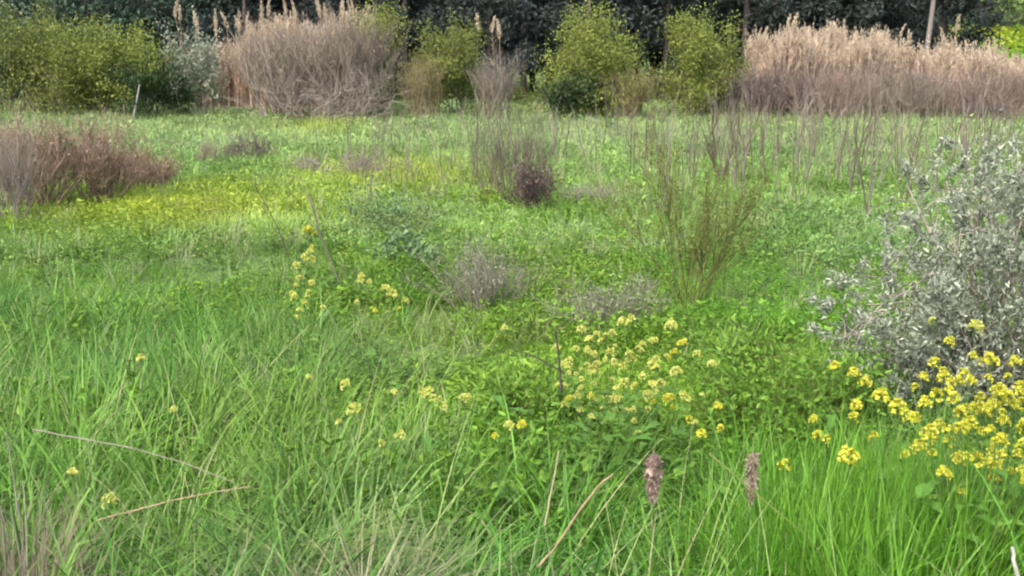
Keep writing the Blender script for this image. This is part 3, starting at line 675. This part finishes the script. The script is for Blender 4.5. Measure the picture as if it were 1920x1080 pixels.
# ------------------------------------------------------------------ shrubs out in the meadow
def field_shrubs():
    T = twiggy_shrub
    def G(px, py):
        p = on_ground(px, py); return (p[0], p[1], float(gz(p[0], p[1])) - .03), p[1]
    b, y = G(70, 395); T('brown_shrub', b, 2.3, 1.8, hgt(215, y, 70), 'large brown dormant shrub at the left edge of the meadow', 'shrub', 'brown dormant shrubs at the left', wood='rtwig', n0=45, k1=7, k2=5, thick=.014, spread0=.7, up=.15, wander=.2, leaf='rtwig', nleaf=2500, ll=.05, lw=.02)
    b, y = G(195, 385); T('brown_shrub', b, 2.1, 1.7, hgt(225, y, 195), 'reddish-brown dormant shrub between the two others at the left', 'shrub', 'brown dormant shrubs at the left', wood='rtwig', n0=40, k1=7, k2=5, thick=.014, spread0=.75, up=.12, wander=.2, leaf='rtwig', nleaf=2500, ll=.05, lw=.02)
    b, y = G(275, 360); T('brown_shrub', b, 1.4, 1.2, hgt(285, y, 275), 'smallest and lowest brown dormant shrub of the left group', 'shrub', 'brown dormant shrubs at the left', wood='rtwig', n0=40, k1=7, k2=6, thick=.009, spread0=.9, up=.1, leaf='rtwig', nleaf=1500, ll=.05, lw=.02)
    b, y = G(20, 420); T('brown_shrub', b, 1.0, 1.0, hgt(240, y, 20), 'greyish bare shrub in front at the extreme left edge', 'shrub', 'brown dormant shrubs at the left', wood='gtwig', n0=25, k1=6, k2=6, thick=.010, spread0=.6)
    b, y = G(950, 385); T('grey_twig_shrub', b, 1.9, 1.5, hgt(195, y), 'grey upright twiggy shrub with a fan of bare stems, mid-meadow', 'shrub', wood='stalk', n0=60, k1=4, k2=3, thick=.008, spread0=.4, up=.4, wander=.08, spread=.35)
    b, y = G(1000, 402); T('purple_twig_shrub', b, 1.0, .8, hgt(300, y), 'dark purplish dead bush at the foot of the grey fan shrub', 'shrub', wood='dtwig', n0=26, k1=6, k2=4, thick=.012, spread0=.4, leaf='dtwig', nleaf=700, ll=.06, lw=.03, sig=.07)
    b, y = G(1355, 345); T('bare_sapling', b, 1.6, 1.0, hgt(170, y), 'bare grey sapling with stems forked in a V', 'sapling', wood='stalk', n0=6, k1=4, k2=3, thick=.03, spread0=.55, up=.12, wander=.1, spread=.5, base_r=.06)
    b, y = G(1288, 590); T('wispy_tamarisk', b, 1.9, 1.4, hgt(225, y), 'wispy olive-brown shrub with feathery rising branches behind the yellow flowers', 'shrub', wood='otwig', n0=15, k1=8, k2=6, thick=.009, spread0=1.0, up=.03, wander=.1, spread=.4, l=(1, .4, .22), base_r=.05, leaf='olive', nleaf=2600, ll=.045, lw=.012, sig=.025)
    b, y = G(470, 300); T('brush_heap', b, 1.7, .9, .72, 'dark heap of dead brush in the left meadow', 'dead brush', wood='ptwig', n0=40, k1=6, k2=4, thick=.016, spread0=1.8, up=-.02, wander=.35, base_r=.8)
    b, y = G(395, 312); T('brush_heap', b, .7, .6, .7, 'small brown heap of dead brush left of the dark one', 'dead brush', wood='btwig', n0=30, k1=6, k2=4, thick=.010, spread0=1.6, up=-.02, wander=.35, base_r=.8)
    b, y = G(640, 330); T('brush_heap', b, 2.9, .9, .62, 'long low strip of grey-brown dead brush in the left meadow', 'dead brush', wood='gtwig', n0=50, k1=6, k2=4, thick=.012, spread0=1.8, up=.02, wander=.3, base_r=.9)
    b, y = G(1100, 390); T('brush_heap', b, 1.1, .8, .5, 'brownish dead weed clump right of the purplish bush', 'dead brush', wood='gtwig', n0=40, k1=5, k2=4, thick=.006, spread0=.9, up=.2)
    LS = leafy_shrub
    b, y = G(745, 455); LS('bluish_bush', b, 1.7, 1.2, hgt(368, y), 'low bluish-green leafy bush in the middle of the meadow', 'shrub', leaf='teal', wood='otwig', nleaf=1500, ll=.06, lw=.026, sig=.14, thick=.01, far=False, skirt=8)
    b, y = G(765, 505); LS('bluish_bush', b, .8, .7, .42, 'small darker bluish bush in front of the larger bluish one', 'shrub', leaf='teal', wood='otwig', nleaf=1400, ll=.08, lw=.04, sig=.05, thick=.008, far=False, skirt=8)
    b, y = G(890, 600); T('greygreen_shrub', b, 1.4, 1.0, hgt(452, y), 'grey-green fine-twigged shrub in the middle of the meadow', 'shrub', wood='gtwig', n0=34, k1=6, k2=4, thick=.0055, spread0=.6, up=.15, wander=.14, spread=.45, leaf='greyg', nleaf=2000, ll=.035, lw=.012, sig=.04)
    b, y = G(1150, 640); T('greygreen_shrub', b, 1.2, .8, hgt(520, y), 'low grey-green shrub just behind the central yellow mustard', 'shrub', wood='gtwig', n0=30, k1=6, k2=4, thick=.0055, spread0=.7, up=.15, wander=.14, spread=.45, leaf='greyg', nleaf=1800, ll=.035, lw=.012, sig=.04)
    for px_, py_, w_, h_, lab in ((1455, 800, 1.0, .75, 'bright green leafy bush between the central mustard and the silver shrub'), (1555, 770, .7, .6, 'smaller bright green bush left of the silver shrub'), (1390, 700, .8, .6, 'bright green bush behind the mustards right of the centre'), (1010, 760, .7, .5, 'bright green bush left of the central mustard patch')):
        b, y = G(px_, py_ + 60); LS('leafy_bush', b, w_, w_ * .9, h_, lab, 'bush', leaf='fresh', wood='otwig', nleaf=2200, ll=.05, lw=.018, sig=.05, thick=.006, far=False, skirt=14, n0=12)
R = np.random.default_rng(108)
field_shrubs()

# the silver shrub at the right: stems and leafy shoots
def silver_shrub():
    y0 = 7.4; p = P(1918, 700, y0); base = np.array([p[0], y0, float(gz(p[0], y0)) - .03])
    t = thing('silver_shrub', base, 'large silver-grey leafed shrub at the right edge behind the yellow mustard', 'shrub')
    zmax = lambda x: np.interp(x, [-1.3, -1.15, -.8, -.55, 0, .8, 1.6], [.35, .8, 1.05, 1.65, 2.25, 2.35, 1.8])
    def inside(pl):
        pl[..., 0] = np.maximum(pl[..., 0], -1.2 + .1 * np.tanh(pl[..., 0] + 1.2))
        f = pl[..., 2] / zmax(pl[..., 0]); pl[..., 2] = np.where(f > .8, zmax(pl[..., 0]) * (.8 + .2 * np.tanh((f - .8) / .2 * .8)), pl[..., 2]); return pl
    n0 = 56; a = np.arange(n0) * 2.39996; s = np.sqrt((np.arange(n0) + .5) / n0) * .85
    d = np.stack([np.cos(a) * s + .1, np.sin(a) * s * .8, np.ones(n0)], -1)
    st = grow(np.stack([np.cos(a) * .1, np.sin(a) * .1, np.zeros(n0)], -1), d, U(1.1, 2.4, n0), 6, .12, .06)
    # lower stems spreading to the left
    n1 = 20; d1 = np.stack([U(-1.8, -.5, n1), U(-.9, .4, n1), U(.5, 1.0, n1)], -1)
    s1 = grow(np.zeros((n1, 3)), d1, U(.7, 1.35, n1), 6, .12, .03)
    ps = inside(np.concatenate([st, s1])); mb = MB(); addv(mb, tubes(ps, taper(ps, .014, .005), 5), U(0, 1, len(ps)))
    sh, _ = side_shoots(ps, 5, .42, .7, .25, 4, .12, .2); sh = inside(sh); addv(mb, tubes(sh, taper(sh, .006, .003), 4), U(0, 1, len(sh))); mb.build('stems', 'gtwig', t)
    def shoot(L):
        c = grow(np.zeros((1, 3)), np.array([[0, 0, 1.]]), np.array([L]), 5, .1, .05); n = 130
        m = MB(); addv(m, tubes(c, taper(c, .003, .0015), 3), .2, 0)
        tw, _ = side_shoots(c, 7, L * .4, .8, .2, 3, .1, .1); addv(m, tubes(tw, taper(tw, .002, .001), 3), .2, 0)
        q, i = node_cloud([c, tw, tw], n, .012)
        sz = U(.6, 1.3, n); addv(m, leaves(q, rdir(n) + np.array([0, 0, .8]), (.036 * sz), .0115 * sz), U(0, 1, n), 0)
        return m.mesh('leafy_shoot', 'silver')
    v = [shoot(l) for l in (.28, .32, .24, .34, .3, .26)]
    ends = np.concatenate([sh[:, [2, 4]].reshape(-1, 3), ps[:, -1], sh[:, 3]]); dirs = np.concatenate([np.repeat(sh[:, -1] - sh[:, -2], 2, 0), ps[:, -1] - ps[:, -2], sh[:, -1] - sh[:, -2]])
    q, i = node_cloud([sh, ps, sh], 15000, .12); q[:, 2] = np.maximum(q[:, 2], .1); m = MB(); sz = U(.6, 1.3, len(q)); addv(m, leaves(q, rdir(len(q)) + np.array([0, 0, .7]), .036 * sz, .0115 * sz), U(0, 1, len(q))); tag(m.build('foliage', 'silver', t), kind='stuff')
    idx = R.permutation(len(ends))[:290]
    for i in idx:
        o = link('leafy_shoot', v[R.integers(0, 6)], t, ends[i]); dd = unit(dirs[i]) + R.normal(size=3) * .35
        o.rotation_euler = Vector(dd).to_track_quat('Z', 'Y').to_euler(); s = U(.8, 1.25); o.scale = (s, s, s)
R = np.random.default_rng(109)
silver_shrub()

# ------------------------------------------------------------------ dry stalks standing in the field
def dry_stalks():
    def stalk(h, k):
        st = grow(np.zeros((1, 3)), np.array([[U(-.06, .06), U(-.06, .06), 1.]]), np.array([h]), 6, .05, .05)
        m = MB(); addv(m, tubes(st, taper(st, .009, .004), 4), .25)
        if k:
            sd_, _ = side_shoots(st, k, .28, .55, .45, 3, .1, .25); addv(m, tubes(sd_, taper(sd_, .004, .002), 3), U(0, 1, k))
        return m.mesh('dry_stalk', 'stalk' if k % 2 else 'gtwig')
    v = [stalk(1.0, k) for k in (0, 2, 4, 5, 3, 6, 1, 4)]
    def put(px, py0, py1, lab, grp=None, s=1, lean=0, mesh=None):
        b = on_ground(px, py0); h = P(px, py1, b[1])[2] - b[2]
        o = link('dry_stalk', mesh or v[R.integers(0, 8)]); o.location = (b[0], b[1], b[2] - .03); o.rotation_euler = (0, lean, U(0, 6.28) if not lean else 0); o.scale = (s, s, max(h, .2))
        return tag(o, lab, 'dry stalk', grp)
    put(548, 500, 325, 'thin dry stalk leaning left in the left meadow', None, 1.1, -.28)
    put(648, 560, 345, 'dark dry stalk leaning left beside the yellow flowers, longest of its kind', None, 1.5, -.24)
    put(695, 385, 225, 'lone upright reddish stalk left of the grey fan shrub', None, 1.3)
    put(765, 335, 225, 'dry stalk just left of the tan shrub', None, 1.2)
    put(822, 310, 205, 'thicker dry stalk below the tan shrub', None, 2.0)
    put(1240, 420, 235, 'tall upright stalk rising out of the wispy olive shrub', None, 1.6)
    n = 0
    while n < 225:
        px = U(1060, 1915); py0 = U(262, 420) if px > 1150 else U(270, 350)
        if R.random() > math.exp(-((px - 1600) / 420) ** 2) * (1 if py0 < 370 else .45) * np.clip(.65 + .9 * float(noise2(px, py0, 70, 50)), 0.1, 1): continue
        y = on_ground(px, py0)[1]; h = U(1.0, 2.1)
        b = on_ground(px, py0)
        o = link('dry_stalk', v[R.integers(0, 8)]); o.location = (b[0], b[1], b[2] - .03); o.rotation_euler = (R.normal() * .09, R.normal() * .09, U(0, 6.28)); s = U(1.1, 2.2); o.scale = (s, s, h)
        tag(o, 'thin grey-brown dry stalk standing in the right half of the far meadow', 'dry stalk', 'dry stalks of the right far meadow'); n += 1
    for k in range(60):
        px = U(655, 1060); b = on_ground(px, U(250, 400)); o = link('dry_stalk', v[R.integers(0, 8)]); o.location = (b[0], b[1], b[2] - .03)
        o.rotation_euler = (R.normal() * .12, R.normal() * .12, U(0, 6.28)); s = U(1.0, 2.0); o.scale = (s, s, U(.6, 1.7))
        tag(o, 'thin grey-brown dry stalk standing around the grey fan shrub', 'dry stalk', 'dry stalks around the grey fan shrub')
R = np.random.default_rng(110)
dry_stalks()

# ------------------------------------------------------------------ yellow mustard plants
def mustards():
    def head(n, rad, mat):
        u = R.random(n); a = np.arange(n) * 2.4; rr = rad * np.sqrt(u); c = np.stack([np.cos(a) * rr, np.sin(a) * rr, rad * 1.25 * (1 - u) - rad * .5 * (R.random(n) < .25) + U(-.005, .005, n)], -1)
        out = unit(c + np.array([0, 0, rad * .4])); mb = MB()
        for k in range(4):
            s = unit(np.cross(out, np.array([.3, .2, .9]))); s2 = np.cross(out, s); ph = k * np.pi / 2 + U(0, .6, n)
            d = s * np.cos(ph)[:, None] + s2 * np.sin(ph)[:, None] + out * .45
            addv(mb, diamonds(c, d, .0125, .011), U(0, 1, n))
        bd = rdir(6) * rad * .3 + np.array([0, 0, rad * .75]); addv(mb, diamonds(bd, np.tile([[0, 0, 1.]], (6, 1)), .009, .006), .1)
        pd = np.stack([U(-.006, .006, 9), U(-.006, .006, 9), U(-.045, .0, 9)], -1); pa = U(0, 6.28, 9)
        addv(mb, diamonds(pd, np.stack([np.cos(pa) * .7, np.sin(pa) * .7, np.ones(9)], -1), .03, .004), .4, 1)
        return mb.mesh('flower_head', [mat, 'mstem'])
    heads = {m: [head(n, r, m) for n, r in ((20, .022), (26, .027), (16, .019), (30, .030))] for m in ('petal', 'petal_p')}
    def leafm():
        L = .13; t = np.linspace(0, 1, 6); m = MB()
        c = np.stack([t * L, t * 0, .35 * t * L - t ** 2 * .05], -1); wv = np.array([.004, .018, .012, .026, .03, .002])
        V = np.stack([c + np.stack([t * 0, -wv, wv * .3], -1), c, c + np.stack([t * 0, wv, wv * .3], -1)], 1).reshape(-1, 3)
        k = np.arange(5) * 3; m.add(V, np.concatenate([np.stack([k, k + 1, k + 4, k + 3], -1), np.stack([k + 1, k + 2, k + 5, k + 4], -1)]), U(.3, .9)); return m.mesh('leaf', 'mleaf')
    lv = [leafm() for _ in range(3)]
    def stem(nb):
        st = grow(np.zeros((1, 3)), np.array([[U(-.05, .05), U(-.05, .05), 1.]]), np.array([1.0]), 7, .05, .1); m = MB()
        addv(m, tubes(st, taper(st, .0045, .002), 5), .4); tips = [st[0, -1]]
        if nb:
            t = np.linspace(.5, .9, nb) * 6.99; f = t.astype(int); c = st[0, f] + (st[0, f + 1] - st[0, f]) * (t - f)[:, None]; a = np.arange(nb) * 2.4 + U(0, 6)
            br = grow(c, np.stack([np.cos(a) * .8, np.sin(a) * .8, np.full(nb, .7)], -1), (1.0 - t / 7) * U(.6, 1.1, nb) + .06, 4, .06, .25)
            addv(m, tubes(br, taper(br, .003, .0015), 4), .5); tips += list(br[:, -1])
        return m.mesh('stem', 'mstem'), tips, st
    stems = {k: [stem(k) for _ in range(4)] for k in (0, 1, 2, 3, 4)}
    def plant(px, py, y, nb, lab, grp, mat='petal', hs=1.0, wide=.55):
        hs *= max(1, y / 6.5) * U(.8, 1.15); py = py + U(-6, 6)
        p = P(px, py, y); g = float(gz(p[0], y)); h = max(p[2] - g + .03, .25)
        me, tips, st = stems[nb][R.integers(0, 4)]; off = tips[0] * np.array([wide, wide, h]); rz = U(0, 6.28); c, s_ = math.cos(rz), math.sin(rz)
        t = thing('mustard_plant', (p[0] - (c * off[0] - s_ * off[1]), y - (s_ * off[0] + c * off[1]), g - .03), lab, 'flower plant', grp); t.rotation_euler.z = rz
        o = link('stem', me, t); o.scale = (wide, wide, h / max(tips[0][2], .5))
        kz = h / max(tips[0][2], .5)
        for i, q in enumerate(tips):
            hd = link('flower_head', heads[mat][R.integers(0, 4)], t, q * np.array([wide, wide, kz]) - np.array([0, 0, .005])); s = hs * U(.85, 1.2) * (1 if i == 0 else .85); hd.scale = (s, s, s); hd.rotation_euler = (U(-.3, .3), U(-.3, .3), U(0, 6))
        for i in range(5):
            f = R.integers(1, 5); q = st[0, f] * np.array([wide, wide, kz]); l = link('leaf', lv[R.integers(0, 3)], t, q); l.rotation_euler = (0, U(-.4, .2), U(0, 6.28)); s = U(.6, 1.2); l.scale = (s, s, s)
    A = 'bright yellow mustard in the dense clump before the silver shrub'
    right = [(1752, 678), (1825, 662), (1856, 684), (1905, 680), (1808, 705), (1790, 742), (1716, 722), (1756, 745), (1800, 772), (1872, 730), (1882, 792), (1842, 815), (1780, 825), (1902, 768), (1860, 845), (1748, 855), (1908, 850), (1815, 800),
             (1838, 742), (1890, 710), (1770, 715), (1828, 765), (1912, 730), (1795, 805), (1862, 768), (1735, 760), (1925, 800), (1940, 750), (1820, 720), (1875, 825), (1850, 875), (1800, 868), (1770, 885), (1895, 880), (1920, 890), (1832, 860), (1760, 800), (1722, 835), (1890, 745), (1845, 780)]
    for px, py in right: plant(px, py, U(3.8, 4.9), int(R.integers(0, 3)), A, 'yellow mustard clump before the silver shrub', hs=1.02, wide=.6)
    plant(1830, 608, 4.6, 1, 'tallest yellow mustard stem, standing against the silver shrub', None, 'petal_p', 1.0)
    plant(1706, 785, 4.2, 1, 'mustard at the left border of the dense yellow clump', None, hs=1.1)
    for px, py, y, lab in ((1565, 687, 5.6, 'single yellow mustard left of the silver shrub'), (1622, 714, 5.2, 'yellow mustard just before the silver shrub, left of the clump'), (1650, 752, 4.8, 'yellow mustard between the clump and the tall upright grass'),
                           (1600, 778, 4.8, 'yellow mustard halfway between clump and centre'), (1638, 822, 4.4, 'pair-headed mustard above the upright grass'), (1592, 858, 4.2, 'low mustard among the upright grass tips'),
                           (1532, 812, 4.7, 'mustard left of the halfway one'), (1552, 828, 4.6, 'small mustard beside the one left of the halfway plant'), (1470, 876, 4.3, 'small yellow mustard right of the right cattail'), (1683, 762, 4.6, 'pale mustard at the edge of the clump')):
        plant(px, py, y, int(R.integers(0, 2)), lab, None, hs=1.1)
    C = 'pale yellow mustard in the loose central patch'
    for px, py in ((1170, 608), (1150, 626), (1258, 608), (1276, 648), (1090, 620), (1112, 698), (1150, 688), (1202, 655), (1122, 678), (1136, 738), (1190, 728), (1232, 688), (1170, 714), (1082, 738), (1252, 750), (1046, 720), (1215, 768), (1100, 660), (1180, 770), (1145, 655), (1240, 722), (1065, 690), (1105, 635), (1222, 640), (1160, 745), (1205, 700), (1090, 715), (1130, 768), (1268, 700), (1185, 675), (1250, 668), (1290, 745), (1060, 760), (1110, 752)):
        plant(px, py, U(5.2, 6.6), int(R.integers(1, 4)), C, 'pale mustard patch at the centre', 'petal_p' if R.random() < .9 else 'petal', .88, .5)
    for px, py, y, lab in ((945, 615, 6.4, 'pale mustard standing alone left of the central patch'), (1346, 762, 5.2, 'upper mustard right of the central patch'), (1350, 808, 4.9, 'lower mustard right of the central patch'),
                           (572, 490, 8.4, 'tall pale flowering mustard in the left meadow'), (582, 535, 8.0, 'pale mustard just right of the tall flowering one'), (552, 555, 7.9, 'pale mustard down left of the tall flowering one'), (560, 520, 8.3, 'yellow mustard just left of the tall flowering one'), (578, 428, 11.0, 'distant yellow mustard above the tall flowering one'),
                           (562, 582, 7.4, 'pale mustard below the tall flowering one'), (676, 522, 8.2, 'pale mustard right of the dark leaning stalk'), (704, 585, 7.0, 'orange-yellow mustard beside the dark leaning stalk'), (735, 558, 7.4, 'pale mustard right of the dark leaning stalk and lower'),
                           (664, 765, 5.2, 'pale yellow flowers left of the long row'), (648, 722, 5.5, 'small pale mustard above the flowers left of the row'), (740, 738, 5.4, 'first mustard of the row left of centre'), (790, 732, 5.4, 'second mustard of the row left of centre'), (812, 745, 5.3, 'third mustard of the row left of centre'),
                           (870, 745, 5.3, 'last mustard of the row left of centre'), (955, 798, 4.9, 'left of two mustards in the middle foreground'), (980, 795, 4.9, 'right of two mustards in the middle foreground'), (750, 818, 4.8, 'tiny pale flower in the grass below the row'),
                           (265, 675, 6.0, 'small yellow mustard in the left grass'), (327, 768, 5.1, 'single pale flower in the left grass'), (205, 943, 3.9, 'yellow mustard low in the left foreground'), (138, 880, 4.2, 'faint yellow mustard near the dry tussock at the left')):
        plant(px, py, y, 0 if px < 400 else int(R.integers(0, 3)) if y < 7.8 else 3, lab, None, 'petal_p' if 'pale' in lab or 'first' in lab or 'row' in lab or 'left' in lab else 'petal', .85, .5)
R = np.random.default_rng(111)
mustards()

# ------------------------------------------------------------------ cattails, straws, stake, tussock in the foreground
def foreground():
    def cattail(px, py0, py1, rad, lab, lean):
        y = 4.05; a, b = P(px, py1, y), P(px, py0, y); g = float(gz(a[0], y)); L = b[2] - a[2]; base = np.array([a[0], y, g - .03])
        t = thing('cattail', base, lab, 'cattail')
        H = a[2] - base[2]; c = np.array([[[0, 0, 0], [lean * .3, 0, H * .5], [0, 0, H], [0.004, 0, H + L], [.008, 0, H + L + .09]]]); m = MB(); addv(m, tubes(c, np.array([[.007, .006, .005, .003, .0015]]), 6), .6); m.build('stem', 'mstem', t)
        # seed head: ragged lathe with tufts of fluff coming loose
        nr, ns = 16, 14; tt = np.linspace(0, 1, nr); prof = rad * np.clip(np.minimum((tt + .08) / .6, (1 - tt) / .12), .15, 1) * (1 + .22 * R.normal(size=nr))
        ang = np.arange(ns) * 2 * np.pi / ns; V = np.stack([np.cos(ang)[None] * prof[:, None], np.sin(ang)[None] * prof[:, None], np.repeat(H + tt[:, None] * L, ns, 1)], -1)
        V[..., :2] *= (1 + .3 * R.normal(size=(nr, ns)))[..., None]; V[..., 0] += .004 + .006 * np.sin(tt * 5 + rad * 300)[:, None]
        i = np.arange(nr - 1)[:, None] * ns; j = np.arange(ns)[None]; j2 = (j + 1) % ns; q = np.stack([i + j, i + j2, i + ns + j2, i + ns + j], -1)
        V[..., :2] *= .8; h = MB(); h.add(V.reshape(-1, 3), q.reshape(-1, 4), np.clip(.4 + .3 * R.normal(size=nr * ns), 0, 1))
        n = 900; u = R.random(n); an = U(0, 6.28, n); pr_ = np.interp(u, tt, prof) * .75; base_ = np.stack([np.cos(an) * pr_ + .004, np.sin(an) * pr_, H + u * L], -1)
        addv(h, diamonds(base_, np.stack([np.cos(an) * .6, np.sin(an) * .6, U(-1.6, .4, n)], -1), U(.008, .034, n), .004), np.clip(.45 + .35 * R.normal(size=n), 0, 1)); h.build('seed_head', 'cattail', t)
        k = 3; m = MB(); addv(m, ribbons(np.zeros((k, 3)), U(0, 6.28, k), U(.6, .9, k) * H / .6, np.full(k, .011), U(.02, .2, k), U(.1, .6, k), 7), U(0, 1, k)); m.build('leaves', 'mleaf', t)
    cattail(1222, 850, 938, .026, 'left cattail with a ragged brown seed head and pale fluff', .05)
    cattail(1405, 848, 940, .015, 'right cattail with a slimmer brown seed head', -.04)
    def straw(name, pts, r, lab, cat, mat='straw'):
        q = np.array([P(*p) for p in pts]); o = q[0].copy(); c = (q - o)[None]
        # smooth the polyline
        tt = np.linspace(0, len(q) - 1, 3 * len(q)); c = np.stack([np.interp(tt, np.arange(len(q)), c[0, :, k]) for k in range(3)], -1)[None]
        c[0, 1:-1] += R.normal(size=(c.shape[1] - 2, 3)) * r * .2
        m = MB(); addv(m, tubes(c, np.linspace(r, r * .55, c.shape[1])[None], 6), .5); ob = m.build(name, mat); ob.location = o; return tag(ob, lab, cat)
    straw('straw_stem', [(1010, 1062, 3.75), (1040, 1028, 3.74), (1085, 960, 3.72), (1128, 905, 3.7), (1150, 888, 3.7)], .0058, 'thick bent straw slanting up to the right in the foreground', 'straw', 'ttwig')
    straw('straw_stem', [(1022, 985, 3.9), (1034, 920, 3.88), (1048, 845, 3.87)], .0042, 'thin pale straw standing upright left of the bent one', 'straw')
    straw('straw_stem', [(185, 975, 3.62), (260, 955, 3.6), (360, 930, 3.6), (470, 912, 3.62)], .0032, 'long pale straw lying over the grass at the lower left', 'straw', 'ttwig')
    straw('straw_stem', [(1330, 850, 4.0), (1440, 945, 3.8), (1520, 1010, 3.7), (1560, 1075, 3.6)], .0026, 'long thin grass stalk slanting down before the upright grass', 'straw', 'otwig')
    straw('straw_stem', [(60, 805, 3.95), (150, 822, 3.96), (240, 838, 3.92), (340, 866, 3.9), (440, 905, 3.88)], .0028, 'grey straw lying slanted above the lower left grass', 'straw', 'gtwig')
    straw('dead_stalk', [(1052, 735, 5.5), (1050, 690, 5.5), (1042, 620, 5.5)], .008, 'dark dead stalk at the left of the central mustard patch', 'dead stalk', 'darkbark')
    straw('dead_stalk', [(1060, 700, 5.6), (1010, 672, 5.6), (955, 652, 5.6)], .005, 'thin dark branch slanting left from the dead stalk', 'dead branch', 'darkbark')
    straw('stake', [(1912, 1110, 3.3), (1905, 1070, 3.3), (1898, 1026, 3.3)], .010, 'short whitish stake in the lower right corner', 'stake', 'stake')
    # long drooping tussock in the middle of the bottom edge
    y = 4.05; p = P(560, 1040, y); g = float(gz(p[0], y)); n = 380; a = U(0, 6.28, n); r = .16 * np.sqrt(R.random(n))
    t = thing('grass_tussock', (p[0], y, g - .03), 'long drooping tussock of greyish grass left of the bottom middle', 'grass tussock')
    m = MB(); addv(m, ribbons(np.stack([np.cos(a) * r, np.sin(a) * r * .7, np.zeros(n)], -1), np.where(R.random(n) < .7, U(-.9, .4, n), np.pi + U(-.5, .9, n)), U(.55, .95, n), U(.004, .008, n), U(.05, .55, n), U(1.2, 2.3, n), 8), U(0, 1, n)); m.build('blades', 'droop', t)
    # dry tussock at the left edge
    y = 3.5; p = P(22, 1080, y); n = 700; g = float(gz(p[0], y)); a = U(0, 6.28, n); r = .12 * np.sqrt(R.random(n))
    t = thing('dry_tussock', (p[0], y, g - .03), 'brown dry tussock of dead stems at the lower left edge', 'dead grass')
    m = MB(); addv(m, ribbons(np.stack([np.cos(a) * r, np.sin(a) * r, np.zeros(n)], -1), a + U(-1, 1, n), U(.3, .85, n), U(.003, .006, n), U(0, .35, n), U(-.1, 1.6, n), 6), U(0, 1, n)); m.build('dry_blades', 'tussock', t)
    k = 6; st = grow(np.stack([np.cos(a[:k]) * r[:k], np.sin(a[:k]) * r[:k], np.zeros(k)], -1), np.stack([U(-.15, .15, k), U(-.15, .15, k), np.ones(k)], -1), U(.6, .95, k), 5, .06, .1); m = MB(); addv(m, tubes(st, taper(st, .003, .002), 4), U(.4, 1, k)); m.build('dead_stems', 'gtwig', t)
R = np.random.default_rng(112)
foreground()
